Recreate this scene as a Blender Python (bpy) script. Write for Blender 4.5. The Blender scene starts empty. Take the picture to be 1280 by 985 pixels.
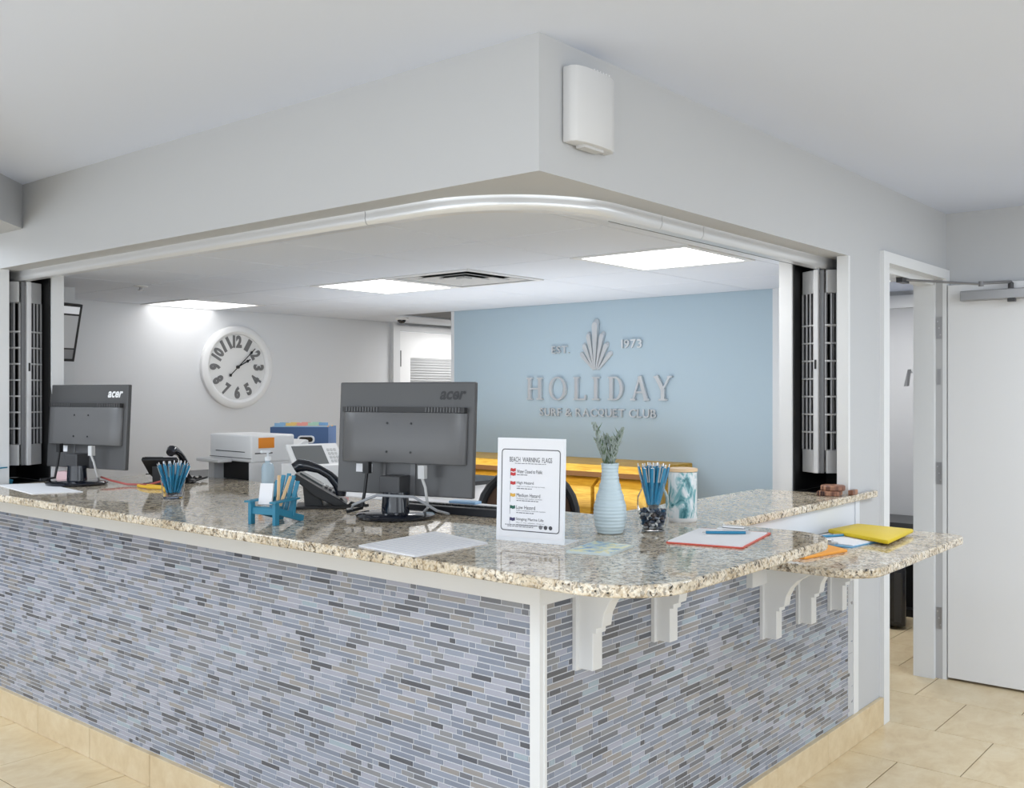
import bpy, bmesh, math, random
from mathutils import Vector, Matrix, noise
random.seed(7)
PI = math.pi
SC = bpy.context.scene
COL = SC.collection

# ------------------------------------------------------------------ camera
YAW = math.radians(39.9)                 # the room's X axis lies this far right of the view
R2 = Vector((math.sin(YAW), -math.cos(YAW)))      # view right, in room axes
F2 = Vector((math.cos(YAW), math.sin(YAW)))       # view forward
CAM = Vector((-2.0321, -1.6074, 1.5))
cd = bpy.data.cameras.new('camera'); cam = bpy.data.objects.new('camera', cd); COL.objects.link(cam)
cam.location = CAM
cam.rotation_euler = (PI / 2, 0, math.atan2(F2.y, F2.x) - PI / 2)
cd.sensor_fit = 'HORIZONTAL'; cd.sensor_width = 36.0
cd.lens = 36.0 * 1243.0 / 1280.0
cd.shift_y = -2.5 / 1280.0
cd.clip_start = 0.05; cd.clip_end = 200
SC.camera = cam

# ------------------------------------------------------------------ light
EXPOSURE = -0.3
SKY = 1.5
PANEL = 13.0
SC.view_settings.view_transform = 'Standard'
SC.view_settings.look = 'None'
SC.view_settings.exposure = EXPOSURE
SC.view_settings.gamma = 1.0
SC.view_settings.use_curve_mapping = False
w = bpy.data.worlds.new('daylight'); SC.world = w; w.use_nodes = True
bg = w.node_tree.nodes['Background']
bg.inputs[0].default_value = (0.93, 0.97, 1.0, 1); bg.inputs[1].default_value = SKY
def area(name, loc, rot, sx, sy, power, color=(1, 1, 1)):
    d = bpy.data.lights.new(name, 'AREA'); d.shape = 'RECTANGLE'; d.size = sx; d.size_y = sy
    d.energy = power; d.color = color
    o = bpy.data.objects.new(name, d); COL.objects.link(o); o.location = loc; o.rotation_euler = rot
    return o
# daylight falling in through the lobby's two glazed sides, behind and left of the camera
area('window_daylight', (-6.4, 1.2, 1.3), (0, -PI / 2, 0), 2.3, 9.0, 115, (0.84, 0.92, 1.0))
area('window_daylight', (-1.5, -6.4, 1.3), (PI / 2, 0, 0), 8.5, 2.3, 150, (0.84, 0.92, 1.0))

# added fill lights with no fitting, thrown up at the ceiling from behind the camera
area('lobby_ceiling_fill', (-4.2, -3.6, 1.2), (PI, 0, 0), 2.5, 2.5, 125, (0.76, 0.87, 1.0))
area('lobby_ceiling_fill', (-3.8, 2.6, 1.0), (PI, 0, 0), 2.5, 2.5, 80, (0.76, 0.87, 1.0))

# added fill lights brightening the lobby floor, outside the picture on both sides
area('lobby_floor_fill', (2.1, -1.9, 2.42), (0, 0, 0), 1.2, 1.2, 50, (0.84, 0.92, 1.0))
area('lobby_floor_fill', (-1.3, 3.2, 2.42), (0, 0, 0), 1.2, 1.2, 50, (0.84, 0.92, 1.0))
area('lobby_floor_fill', (-2.2, -0.6, 2.42), (0, 0, 0), 1.2, 1.2, 50, (0.84, 0.92, 1.0))
area('backroom_fill', (4.3, .55, 2.18), (0, 0, 0), .6, .6, 17, (1.0, 1.0, 1.0))  # extra unseen fill, added to lift the dim back room
area('alcove_fill', (4.5, 4.05, 2.09), (0, 0, 0), .5, .5, 22, (1, 1, 1))  # fill added out of view to brighten the louvred door
area('office_ceiling_fill', (2.3, 2.2, 0.8), (PI, 0, 0), 1.0, 2.4, 30, (0.88, 0.94, 1.0))  # added fill aimed up, no fitting there: lifts the office ceiling and walls

# ------------------------------------------------------------------ helpers
def lin(c):
    return tuple(((v / 255.0) / 12.92 if v / 255.0 <= 0.04045 else ((v / 255.0 + 0.055) / 1.055) ** 2.4) for v in c) + (1.0,)
MATS = {}
def mat(name, rgb, rough=0.6, metal=0.0, spec=0.5, trans=0.0, emit=0.0, coat=0.0, ior=1.45):
    if name in MATS: return MATS[name]
    m = bpy.data.materials.new(name); m.use_nodes = True
    b = m.node_tree.nodes['Principled BSDF']
    b.inputs['Base Color'].default_value = lin(rgb)
    b.inputs['Roughness'].default_value = rough
    b.inputs['Metallic'].default_value = metal
    b.inputs['Specular IOR Level'].default_value = spec
    b.inputs['Transmission Weight'].default_value = trans
    b.inputs['Coat Weight'].default_value = coat
    b.inputs['IOR'].default_value = ior
    if emit:
        b.inputs['Emission Color'].default_value = lin(rgb); b.inputs['Emission Strength'].default_value = emit
    MATS[name] = m
    return m
def nodes(m):
    return m.node_tree.nodes, m.node_tree.links, m.node_tree.nodes['Principled BSDF']
def tex_coord(m, kind='Object', scale=(1, 1, 1)):
    n, l, b = nodes(m)
    tc = n.new('ShaderNodeTexCoord'); mp = n.new('ShaderNodeMapping'); mp.inputs['Scale'].default_value = scale
    l.new(tc.outputs[kind], mp.inputs['Vector'])
    return mp.outputs['Vector']
def ramp(m, fac, stops, interp='LINEAR'):
    n, l, b = nodes(m)
    r = n.new('ShaderNodeValToRGB'); r.color_ramp.interpolation = interp
    e = r.color_ramp.elements
    while len(e) > 1: e.remove(e[0])
    e[0].position, e[0].color = stops[0][0], lin(stops[0][1])
    for p, c in stops[1:]:
        k = e.new(p); k.color = lin(c)
    l.new(fac, r.inputs[0])
    return r.outputs[0]
def bump(m, height, strength=0.2, dist=0.002):
    n, l, b = nodes(m)
    bp = n.new('ShaderNodeBump'); bp.inputs['Strength'].default_value = strength; bp.inputs['Distance'].default_value = dist
    l.new(height, bp.inputs['Height']); l.new(bp.outputs[0], b.inputs['Normal'])
def noise_tex(m, vec, scale, detail=3, rough=0.5, distort=0.0):
    n, l, b = nodes(m)
    t = n.new('ShaderNodeTexNoise'); t.inputs['Scale'].default_value = scale; t.inputs['Detail'].default_value = detail
    t.inputs['Roughness'].default_value = rough; t.inputs['Distortion'].default_value = distort
    l.new(vec, t.inputs['Vector'])
    return t.outputs['Fac']

class MB:
    """collects faces for one mesh"""
    def __init__(s): s.v = []; s.f = []; s.m = []; s.k = 0
    def add(s, vs, fs, k=None):
        o = len(s.v); s.v += [tuple(p) for p in vs]
        s.f += [tuple(i + o for i in f) for f in fs]; s.m += [s.k if k is None else k] * len(fs)
        return s
    def box(s, a, b, k=None, M=None):
        x0, y0, z0 = a; x1, y1, z1 = b
        vs = [Vector(p) for p in ((x0, y0, z0), (x1, y0, z0), (x1, y1, z0), (x0, y1, z0), (x0, y0, z1), (x1, y0, z1), (x1, y1, z1), (x0, y1, z1))]
        if M is not None: vs = [M @ p for p in vs]
        return s.add(vs, [(0, 3, 2, 1), (4, 5, 6, 7), (0, 1, 5, 4), (1, 2, 6, 5), (2, 3, 7, 6), (3, 0, 4, 7)], k)
    def bar(s, p, q, wd, th, up=(0, 0, 1), k=None):
        p, q = Vector(p), Vector(q); d = (q - p); L = d.length; d.normalize(); u = Vector(up)
        sd = d.cross(u)
        if sd.length < 1e-4: sd = d.cross(Vector((1, 0, 0)))
        sd.normalize(); u = sd.cross(d)
        M = Matrix((d, sd, u)).transposed().to_4x4(); M.translation = p
        return s.box((0, -wd / 2, -th / 2), (L, wd / 2, th / 2), k, M)
    def prism(s, poly, z0, z1, k=None, M=None):
        n = len(poly)
        vs = [Vector((x, y, z0)) for x, y in poly] + [Vector((x, y, z1)) for x, y in poly]
        if M is not None: vs = [M @ p for p in vs]
        ar = sum(poly[i][0] * poly[(i + 1) % n][1] - poly[(i + 1) % n][0] * poly[i][1] for i in range(n))
        fs = [tuple(range(n - 1, -1, -1)), tuple(range(n, 2 * n))] + [(i, (i + 1) % n, n + (i + 1) % n, n + i) for i in range(n)]
        if ar < 0: fs = [tuple(reversed(f)) for f in fs]
        return s.add(vs, fs, k)
    def lathe(s, prof, n=32, c=(0, 0, 0), k=None, sx=1.0, sy=1.0):
        o = len(s.v); vs = []; fs = []
        for r, z in prof:
            for i in range(n):
                a = 2 * PI * i / n; vs.append((c[0] + sx * r * math.cos(a), c[1] + sy * r * math.sin(a), c[2] + z))
        for j in range(len(prof) - 1):
            for i in range(n):
                a, b = j * n + i, j * n + (i + 1) % n
                fs.append((a, b, b + n, a + n))
        if prof[0][0] > 1e-5: fs.append(tuple(range(n - 1, -1, -1)))
        if prof[-1][0] > 1e-5: fs.append(tuple((len(prof) - 1) * n + i for i in range(n)))
        return s.add(vs, fs, k)
    def tube(s, path, r, n=8, k=None, radii=None, closed=False):
        P = [Vector(p) for p in path]; vs = []; fs = []; up = None
        for i, p in enumerate(P):
            t = (P[min(i + 1, len(P) - 1)] - P[max(i - 1, 0)])
            if t.length < 1e-9: t = Vector((0, 0, 1))
            t.normalize()
            if up is None: up = Vector((0, 0, 1)) if abs(t.z) < 0.9 else Vector((1, 0, 0))
            sd = t.cross(up)
            if sd.length < 1e-5: sd = t.cross(Vector((0.3, 1, 0.2)))
            sd.normalize(); up = sd.cross(t); rr = radii[i] if radii else r
            for j in range(n):
                a = 2 * PI * j / n; vs.append(p + sd * (rr * math.cos(a)) + up * (rr * math.sin(a)))
        for i in range(len(P) - 1):
            for j in range(n):
                a, b = i * n + j, i * n + (j + 1) % n
                fs.append((a, a + n, b + n, b))
        fs.append(tuple(range(n))); fs.append(tuple((len(P) - 1) * n + j for j in range(n - 1, -1, -1)))
        return s.add(vs, fs, k)
    def sphere(s, c, r, n=12, m=8, k=None, sx=1, sy=1, sz=1):
        prof = [(r * math.sin(PI * j / m) + (1e-6 if j in (0, m) else 0), -r * math.cos(PI * j / m) * sz) for j in range(m + 1)]
        return s.lathe(prof, n, c, k, sx, sy)
    def mesh(s, name, mats, smooth=False, bevel=0.0, seg=2, clean=True):
        me = bpy.data.meshes.new(name); me.from_pydata(s.v, [], s.f)
        for m in (mats if isinstance(mats, (list, tuple)) else [mats]): me.materials.append(m)
        if any(s.m): me.polygons.foreach_set('material_index', s.m)
        if clean:
            bm = bmesh.new(); bm.from_mesh(me)
            bmesh.ops.recalc_face_normals(bm, faces=bm.faces)
            if bevel:
                ed = [e for e in bm.edges if len(e.link_faces) == 2 and e.calc_face_angle(0) > 0.6]
                bmesh.ops.bevel(bm, geom=ed, offset=bevel, segments=seg, affect='EDGES', profile=0.5, clamp_overlap=True)
            bm.to_mesh(me); bm.free()
        if smooth:
            for p in me.polygons: p.use_smooth = True
            me.set_sharp_from_angle(angle=math.radians(40))
        me.update()
        return me
def link(name, me, parent=None):
    o = bpy.data.objects.new(name, me); COL.objects.link(o)
    if parent is not None: o.parent = parent
    return o
def obj(name, mb, mats, parent=None, smooth=False, bevel=0.0, seg=2, label=None):
    o = link(name, mb.mesh(name, mats, smooth, bevel, seg), parent)
    if label: o['label'] = label
    return o
def tag(o, label, cat, group=None, kind=None):
    o['label'] = label; o['category'] = cat
    if group: o['group'] = group
    if kind: o['kind'] = kind
    return o
def thing(name, label, cat, loc=(0, 0, 0), rz=0.0, group=None):
    o = bpy.data.objects.new(name, None); COL.objects.link(o)
    o.empty_display_size = 0.05
    o.location = loc; o.rotation_euler = (0, 0, rz)
    return tag(o, label, cat, group)
def dup(root, loc, rz, label):
    r = root.copy(); COL.objects.link(r); r.location = loc; r.rotation_euler = (0, 0, rz); r['label'] = label
    for ch in list(root.children):
        c = ch.copy(); COL.objects.link(c); c.parent = r
        for g in list(ch.children):
            d = g.copy(); COL.objects.link(d); d.parent = c
    return r
def struct(name, mb, m, parent=None, label=None, bevel=0.0, smooth=False):
    o = obj(name, mb, m, parent, smooth, bevel)
    if parent is None: o['kind'] = 'structure'
    if label: o['label'] = label
    return o
def arc(cx, cy, r, a0, a1, n):
    return [(cx + r * math.cos(math.radians(a0 + (a1 - a0) * i / n)), cy + r * math.sin(math.radians(a0 + (a1 - a0) * i / n))) for i in range(n + 1)]
def rrect(x0, y0, x1, y1, r, n=5):
    return arc(x1 - r, y0 + r, r, -90, 0, n) + arc(x1 - r, y1 - r, r, 0, 90, n) + arc(x0 + r, y1 - r, r, 90, 180, n) + arc(x0 + r, y0 + r, r, 180, 270, n)
_txt = {}
def glyphs(body, bold=0.0, shear=0.0, spacing=1.0):
    """built-in font outline as flat triangles, scaled to width 1 x height 1"""
    key = (body, bold, shear, spacing)
    if key in _txt: return _txt[key]
    c = bpy.data.curves.new('text', 'FONT'); c.body = body; c.offset = bold; c.shear = shear; c.space_character = spacing
    c.resolution_u = 3; c.fill_mode = 'FRONT'
    o = bpy.data.objects.new('text', c); COL.objects.link(o)
    bpy.context.view_layer.update()
    me = bpy.data.meshes.new_from_object(o.evaluated_get(bpy.context.evaluated_depsgraph_get()))
    vs = [(v.co.x, v.co.y) for v in me.vertices]; fs = [tuple(p.vertices) for p in me.polygons]
    bpy.data.objects.remove(o); bpy.data.curves.remove(c); bpy.data.meshes.remove(me)
    x0 = min(v[0] for v in vs); x1 = max(v[0] for v in vs); y0 = min(v[1] for v in vs); y1 = max(v[1] for v in vs)
    vs = [((x - x0) / (x1 - x0), (y - y0) / (y1 - y0)) for x, y in vs]
    _txt[key] = (vs, fs, (x1 - x0) / (y1 - y0))
    return _txt[key]
def text(mb, body, org, du, dv, wd, ht, bold=0.0, shear=0.0, spacing=1.0, depth=0.0, k=None):
    """flat (or extruded) lettering: org = lower left corner, du / dv unit vectors right and up"""
    vs, fs, asp = glyphs(body, bold, shear, spacing)
    if wd is None: wd = ht * asp
    org, du, dv = Vector(org), Vector(du), Vector(dv)
    P = [org + du * (x * wd) + dv * (y * ht) for x, y in vs]
    if depth:
        nrm = du.cross(dv).normalized() * depth
        n = len(P); Q = [p + nrm for p in P]
        cnt = {}
        for f in fs:
            for i in range(len(f)):
                e = (f[i], f[(i + 1) % len(f)]); cnt[e] = 1
        side = [(a, b, b + n, a + n) for (a, b) in cnt if (b, a) not in cnt]
        mb.add(P + Q, [tuple(reversed(f)) for f in fs] + [tuple(i + n for i in f) for f in fs] + side, k)
    else:
        mb.add(P, fs, k)

# ------------------------------------------------------------------ materials
wall_m = mat('grey_wall_paint', (188, 189, 191), 0.55, spec=0.3)
owall_m = mat('pale_office_wall_paint', (222, 223, 225), 0.6, spec=0.2)
ceil_m = mat('white_ceiling_paint', (216, 223, 239), 0.8, spec=0.2)
trim_m = mat('white_gloss_trim', (220, 221, 222), 0.35, spec=0.4)
tilec_m = mat('ceiling_tile_board', (226, 230, 238), 0.85, spec=0.15)
blue_m = mat('pale_blue_wall_paint', (176, 194, 205), 0.5, spec=0.3)
grout_m = mat('pale_grey_grout', (196, 198, 204), 0.8)
fgrout_m = mat('brown_floor_grout', (136, 116, 88), 0.9)
black_m = mat('black_plastic', (26, 26, 28), 0.4)
dark_m = mat('charcoal_plastic', (62, 62, 64), 0.38)
blackgl_m = mat('glossy_black_plastic', (20, 24, 34), 0.12, coat=0.4)
mon_m = mat('dark_grey_monitor_shell', (78, 78, 79), 0.34)
monb_m = mat('mid_grey_monitor_bulge', (96, 96, 97), 0.3)
alu_m = mat('brushed_aluminium', (205, 206, 208), 0.28, metal=0.9)
steel_m = mat('grey_steel', (168, 168, 170), 0.35, metal=0.8)
silver_m = mat('polished_silver_letters', (214, 217, 220), 0.28, metal=0.45)
white_m = mat('white_plastic', (228, 228, 228), 0.4)
paper_m = mat('white_paper', (224, 224, 227), 0.7)
pen_m = mat('blue_pen_barrel', (44, 126, 162), 0.25, coat=0.3)
teal_m = mat('teal_painted_wood', (45, 122, 150), 0.45)
clear_m = mat('clear_glass', (250, 252, 253), 0.02, trans=1.0, ior=1.12)
wood_m = mat('pale_stick_wood', (214, 182, 140), 0.6)
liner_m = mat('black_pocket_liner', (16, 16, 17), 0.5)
glass_m = clear_m

granite_m = mat('speckled_beige_granite', (190, 180, 160), 0.06, spec=0.5)
def make_granite():
    n, l, b = nodes(granite_m); vec = tex_coord(granite_m)
    nz = n.new('ShaderNodeTexNoise'); nz.inputs['Scale'].default_value = 60; l.new(vec, nz.inputs['Vector'])
    mx = n.new('ShaderNodeMix'); mx.data_type = 'VECTOR'; mx.inputs['Factor'].default_value = 0.012
    l.new(vec, mx.inputs[4]); l.new(nz.outputs['Color'], mx.inputs[5])
    def vor(sc):
        v = n.new('ShaderNodeTexVoronoi'); v.inputs['Scale'].default_value = sc; l.new(mx.outputs[1], v.inputs['Vector'])
        sp = n.new('ShaderNodeSeparateColor'); l.new(v.outputs['Color'], sp.inputs[0]); return sp.outputs[0]
    big = vor(80); small = vor(190); patch = noise_tex(granite_m, vec, 7, 3)
    a = ramp(granite_m, big, [(0.0, (44, 42, 42)), (0.09, (112, 101, 90)), (0.2, (188, 173, 150)), (0.38, (216, 206, 190)), (0.64, (232, 226, 214)), (0.86, (202, 197, 188))], 'CONSTANT')
    c = ramp(granite_m, small, [(0.0, (34, 32, 33)), (0.12, (124, 106, 86)), (0.22, (204, 188, 164)), (0.46, (222, 213, 198)), (0.78, (238, 233, 224))], 'CONSTANT')
    m2 = n.new('ShaderNodeMix'); m2.data_type = 'RGBA'; m2.inputs['Factor'].default_value = 0.5
    l.new(a, m2.inputs[6]); l.new(c, m2.inputs[7])
    pr = ramp(granite_m, patch, [(0.35, (228, 221, 208)), (0.65, (255, 253, 249))])
    m3 = n.new('ShaderNodeMix'); m3.data_type = 'RGBA'; m3.blend_type = 'MULTIPLY'; m3.inputs['Factor'].default_value = 1.0
    l.new(m2.outputs[2], m3.inputs[6]); l.new(pr, m3.inputs[7]); l.new(m3.outputs[2], b.inputs['Base Color'])
make_granite()

floor_m = mat('beige_travertine_tile', (205, 184, 150), 0.28, spec=0.4)
def make_floor_tile():
    n, l, b = nodes(floor_m)
    tc = n.new('ShaderNodeTexCoord'); oi = n.new('ShaderNodeObjectInfo')
    mp = n.new('ShaderNodeMapping'); mp.inputs['Scale'].default_value = (1.3, 2.0, 1.6)
    ad = n.new('ShaderNodeVectorMath'); ad.operation = 'MULTIPLY_ADD'
    l.new(tc.outputs['Object'], mp.inputs['Vector'])
    cb = n.new('ShaderNodeCombineXYZ')
    for i in range(3): l.new(oi.outputs['Random'], cb.inputs[i])
    ad.inputs[1].default_value = (40, 40, 40)
    l.new(cb.outputs[0], ad.inputs[0]); l.new(mp.outputs[0], ad.inputs[2])
    f = noise_tex(floor_m, ad.outputs[0], 5.5, 9, 0.68, 0.5)
    c = ramp(floor_m, f, [(0.28, (202, 178, 140)), (0.45, (214, 193, 156)), (0.6, (221, 203, 169)), (0.78, (226, 212, 184))])
    l.new(c, b.inputs['Base Color'])
make_floor_tile()
basetile_m = mat('beige_base_tile', (206, 184, 148), 0.4, spec=0.3)
f_ = noise_tex(basetile_m, tex_coord(basetile_m, 'Object', (1.5, 1.5, 1.5)), 9, 7, 0.65, 0.3)
nodes(basetile_m)[1].new(ramp(basetile_m, f_, [(0.3, (198, 177, 142)), (0.5, (208, 189, 156)), (0.72, (217, 201, 171))]), nodes(basetile_m)[2].inputs['Base Color'])

oak_m = mat('honey_oak', (204, 158, 56), 0.4)
f_ = noise_tex(oak_m, tex_coord(oak_m, 'Object', (6, 1.2, 14)), 5, 6, 0.65, 0.8)
nodes(oak_m)[1].new(ramp(oak_m, f_, [(0.3, (176, 126, 30)), (0.5, (204, 156, 50)), (0.7, (218, 178, 76))]), nodes(oak_m)[2].inputs['Base Color'])
marble_m = mat('teal_veined_marble_ceramic', (225, 225, 225), 0.2)
f_ = noise_tex(marble_m, tex_coord(marble_m, 'Object', (1.6, 1.6, 0.8)), 13, 5, 0.6, 1.4)
nodes(marble_m)[1].new(ramp(marble_m, f_, [(0.36, (44, 108, 116)), (0.44, (120, 172, 178)), (0.52, (214, 222, 224)), (0.6, (226, 227, 228)), (0.68, (150, 190, 196))]), nodes(marble_m)[2].inputs['Base Color'])
walnut_m = mat('striped_brown_wood', (120, 84, 66), 0.45)
f_ = noise_tex(walnut_m, tex_coord(walnut_m, 'Object', (14, 14, 3)), 4, 4, 0.6)
nodes(walnut_m)[1].new(ramp(walnut_m, f_, [(0.3, (74, 46, 38)), (0.5, (132, 92, 74)), (0.7, (178, 134, 106))]), nodes(walnut_m)[2].inputs['Base Color'])
TILES = [mat('mosaic_glass_%s' % n, c, r, spec=0.5, coat=0.5) for n, c, r in (
    ('slate', (106, 110, 120), 0.14), ('dark_slate', (80, 84, 94), 0.16), ('steel_blue', (139, 147, 164), 0.12),
    ('pale_blue', (152, 167, 179), 0.12), ('blue_grey', (124, 132, 149), 0.14), ('lavender_grey', (158, 161, 176), 0.16),
    ('warm_grey', (144, 141, 141), 0.22), ('mid_grey', (132, 134, 140), 0.18))]
TWS = ([13, 5, 20, 2, 22, 22, 5, 14], [15, 10, 18, 10, 20, 10, 13, 15])

# ------------------------------------------------------------------ floor
FP = 0.482
def floor_tiles():
    sub = MB(); sub.box((-7, -7, -0.05), (5.6, 8, -0.0035))
    fl = struct('floor', sub, fgrout_m, label='brown grout bed under beige travertine tiles')
    cache = {}
    rest = MB()
    for k in range(-19, 8):
        x0 = 2.063 + FP * k; x1 = x0 + FP
        off = -0.46 if k % 2 == 0 else -0.219
        if k == -5: off = 2.53 - 6 * FP
        for j in range(-14, 17):
            y0 = off + FP * j; y1 = y0 + FP
            if x1 > 5.5 or y1 > 7.5: continue
            cx, cy = (x0 + x1) / 2, (y0 + y1) / 2
            d = Vector((cx, cy)) - CAM.to_2d()
            dep = d.dot(F2); px = d.dot(R2) / dep if dep > 0.5 else 9
            near = dep > 1.0 and abs(px) < 0.62 and (1.5 / dep) < 1.05 and not (0.2 < cx < 2.0 and cy > 0.2) and not (cx > 0.2 and cy > 1.4)
            g = 0.0022
            if near:
                me = cache.get('t')
                if me is None:
                    t = MB(); t.box((-FP / 2 + g, -FP / 2 + g, -0.004), (FP / 2 - g, FP / 2 - g, 0.0)); me = cache['t'] = t.mesh('floor_tile', floor_m, bevel=0.0012, seg=1)
                o = link('floor_tile', me, fl); o.location = (cx, cy, 0); o.rotation_euler = (0, 0, random.choice((0, PI)))
            else:
                rest.box((x0 + g, y0 + g, -0.004), (x1 - g, y1 - g, 0.0))
    r = obj('floor_tile_field', rest, floor_m, fl); r['kind'] = 'stuff'
floor_tiles()

# ------------------------------------------------------------------ room shell
CZ = 2.438      # lobby ceiling
SZ = 2.077      # underside of the soffit over the counter
OZ = 2.10       # office ceiling tiles
m = MB(); m.box((-7, -7, CZ), (5.8, 8, CZ + 0.1)); struct('ceiling', m, ceil_m)

arcin = arc(0.53, 0.53, 0.40, 180, 270, 14)
m = MB(); m.prism([(0, 4.0), (0, 0), (2.479, 0), (2.479, 0.13)] + list(reversed(arcin)) + [(0.13, 4.0)], SZ, CZ)
struct('wall_soffit', m, wall_m)
m = MB(); m.prism([(0, 2.98), (-2.0, 0.98), (-2.28, 1.26), (0, 3.54)], 2.239, CZ); struct('trim_1', m, wall_m)
# right front wall with the staff doorway
m = MB(); m.box((2.106, 0.0, 0), (2.479, 0.045, SZ)); m.box((2.479, 0, 2.138), (3.46, 0.12, CZ)); struct('wall_right', m, wall_m)
m = MB(); m.box((3.46, -7, 0), (3.58, 0.12, CZ)); struct('wall_side', m, wall_m)
m = MB(); m.box((0.0, 3.60, 0), (0.1, 8, SZ)); struct('wall_left', m, wall_m)
# lobby's glazed sides, far behind the camera
def glazed(name, fn, a0, a1):
    m = MB()
    fn(m, a0, a1, 0, 0.12); fn(m, a0, a1, 2.3, CZ)
    k = int((a1 - a0) / 1.5)
    for i in range(k + 1):
        a = a0 + (a1 - a0 - 0.1) * i / k; fn(m, a, a + 0.1, 0, CZ)
    struct(name, m, trim_m)
glazed('window_1', lambda m, a, b, z0, z1: m.box((-6.6, a, z0), (-6.5, b, z1)), -7, 8)
glazed('window_2', lambda m, a, b, z0, z1: m.box((a, -6.6, z0), (b, -6.5, z1)), -6.5, 3.5)
m = MB(); m.box((-6.6, 7.9, 0), (0.1, 8, CZ)); struct('wall_end', m, wall_m)
# office walls
m = MB(); m.box((3.37, 0.93, 0), (3.45, 3.47, CZ)); struct('wall_back', m, blue_m)
m = MB(); m.box((3.368, 3.47, 0), (3.452, 3.50, 2.10)); m.box((3.355, 0.885, 0), (3.45, 0.93, 2.10)); struct('trim_2', m, trim_m)
m = MB(); m.box((0.0, 4.68, 0), (3.86, 4.78, CZ)); m.box((4.86, 4.68, 0), (5.6, 4.78, CZ)); m.box((3.86, 4.68, 2.06), (4.86, 4.78, CZ)); struct('wall_clock', m, owall_m)
m = MB(); m.box((0.1, 4.0, 0), (0.655, 4.08, OZ)); struct('wall_stub', m, wall_m)
m = MB(); m.box((0.655, 3.985, 0), (0.74, 4.09, OZ)); struct('trim_3', m, trim_m)
m = MB(); m.box((2.46, 0.36, 0), (3.37, 0.44, CZ)); m.box((3.37, 0.36, 0), (3.45, 0.885, CZ)); struct('wall_partition', m, wall_m)
m = MB(); m.box((5.5, 0.1, 0), (5.6, 4.8, CZ)); struct('wall_outer', m, wall_m)
# office dropped ceiling
def office_ceiling():
    m = MB(); m.box((0.13, 0.13, OZ + 0.012), (3.37, 4.68, OZ + 0.03)); m.box((3.37, 3.5, OZ + 0.012), (5.5, 4.68, OZ + 0.03))
    c = struct('ceiling_office', m, mat('ceiling_grid_grey', (128, 128, 130), 0.8))
    xs = [0.13 if False else 0.93 + 0.61 * k for k in range(-2, 9)]; ys = [0.44 + 0.61 * k for k in range(-1, 8)]
    lights = {(1.54, 0.44), (1.54, 2.27), (1.54, 4.10), (1.54, 1.66)}
    cache = {}
    for x in xs:
        for y in ys:
            if (round(x, 2), round(y, 2)) in lights: continue
            x0, x1, y0, y1 = max(x + .0035, .132), x + .6065, max(y + .0035, .132), min(y + .6065, 4.675)
            if x1 > 3.37 and y1 < 3.51: x1 = min(x1, 3.365)
            if x0 > 3.3 and y0 < 3.5: continue
            x1 = min(x1, 5.49)
            if x1 - x0 < .02 or y1 - y0 < .02: continue
            key = (round(x1 - x0, 3), round(y1 - y0, 3))
            if key not in cache:
                t = MB(); a, b = key; t.box((-a / 2, -b / 2, 0), (a / 2, b / 2, .011)); cache[key] = t.mesh('ceiling_tile', tilec_m, bevel=.002, seg=1)
            o = link('ceiling_tile', cache[key], c); o.location = ((x0 + x1) / 2, (y0 + y1) / 2, OZ)
office_ceiling()
diff_m = mat('lit_light_panel', (255, 255, 255), 0.5, emit=PANEL)
def light_panel(x, y, z, label, size=0.6, grp='square light panels in the office ceiling', dm=None):
    t = thing('ceiling_light', label, 'light', (x, y, z), 0, grp)
    h = size / 2; f = h - 0.035
    m = MB()
    for a, b in (((-h, -h), (h, -f)), ((-h, f), (h, h)), ((-h, -f), (-f, f)), ((f, -f), (h, f))): m.box((a[0], a[1], -0.004), (b[0], b[1], 0.010))
    obj('frame', m, white_m, t)
    m = MB(); m.box((-f, -f, 0.0), (f, f, 0.008)); obj('diffuser', m, dm or diff_m, t)
light_panel(1.845, 0.745, OZ, 'lit square ceiling panel nearest the blue sign wall and the front opening')
light_panel(1.845, 2.575, OZ, 'lit square ceiling panel touching the air vent')
light_panel(1.845, 4.405, OZ, 'lit square ceiling panel close above the wall clock', dm=mat('dimmer_light_panel', (255, 255, 255), .5, emit=3.6))
t = thing('air_vent', 'square white ceiling air vent with stepped louvres beside a lit panel', 'vent', (1.845, 1.965, OZ))
m = MB()
for a, b in (((-.3, -.3), (.3, -.27)), ((-.3, .27), (.3, .3)), ((-.3, -.27), (-.27, .27)), ((.27, -.27), (.3, .27))): m.box((a[0], a[1], -.006), (b[0], b[1], .010))
obj('frame', m, white_m, t)
vent_m = mat('vent_grey', (190, 190, 190), 0.5)
m = MB(); m.box((-.27, -.27, .012), (.27, .27, .02)); obj('throat', m, mat('vent_dark', (110, 110, 110), .7), t)
for r_ in (.245, .17, .095):
    m = MB(); h = r_; g = r_ - .055
    for i in range(4):
        R = Matrix.Rotation(PI / 2 * i, 4, 'Z')
        m.add([R @ Vector(p) for p in ((-h, -h, -.004), (h, -h, -.004), (g, -g, .011), (-g, -g, .011), (-h, -h, -.001), (h, -h, -.001), (g, -g, .014), (-g, -g, .014))],
              [(0, 1, 2, 3), (7, 6, 5, 4), (0, 4, 5, 1), (2, 6, 7, 3)])
    obj('louver', m, vent_m, t)
m = MB(); m.box((-.03, -.03, -.002), (.03, .03, .01)); obj('core', m, vent_m, t)
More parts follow.
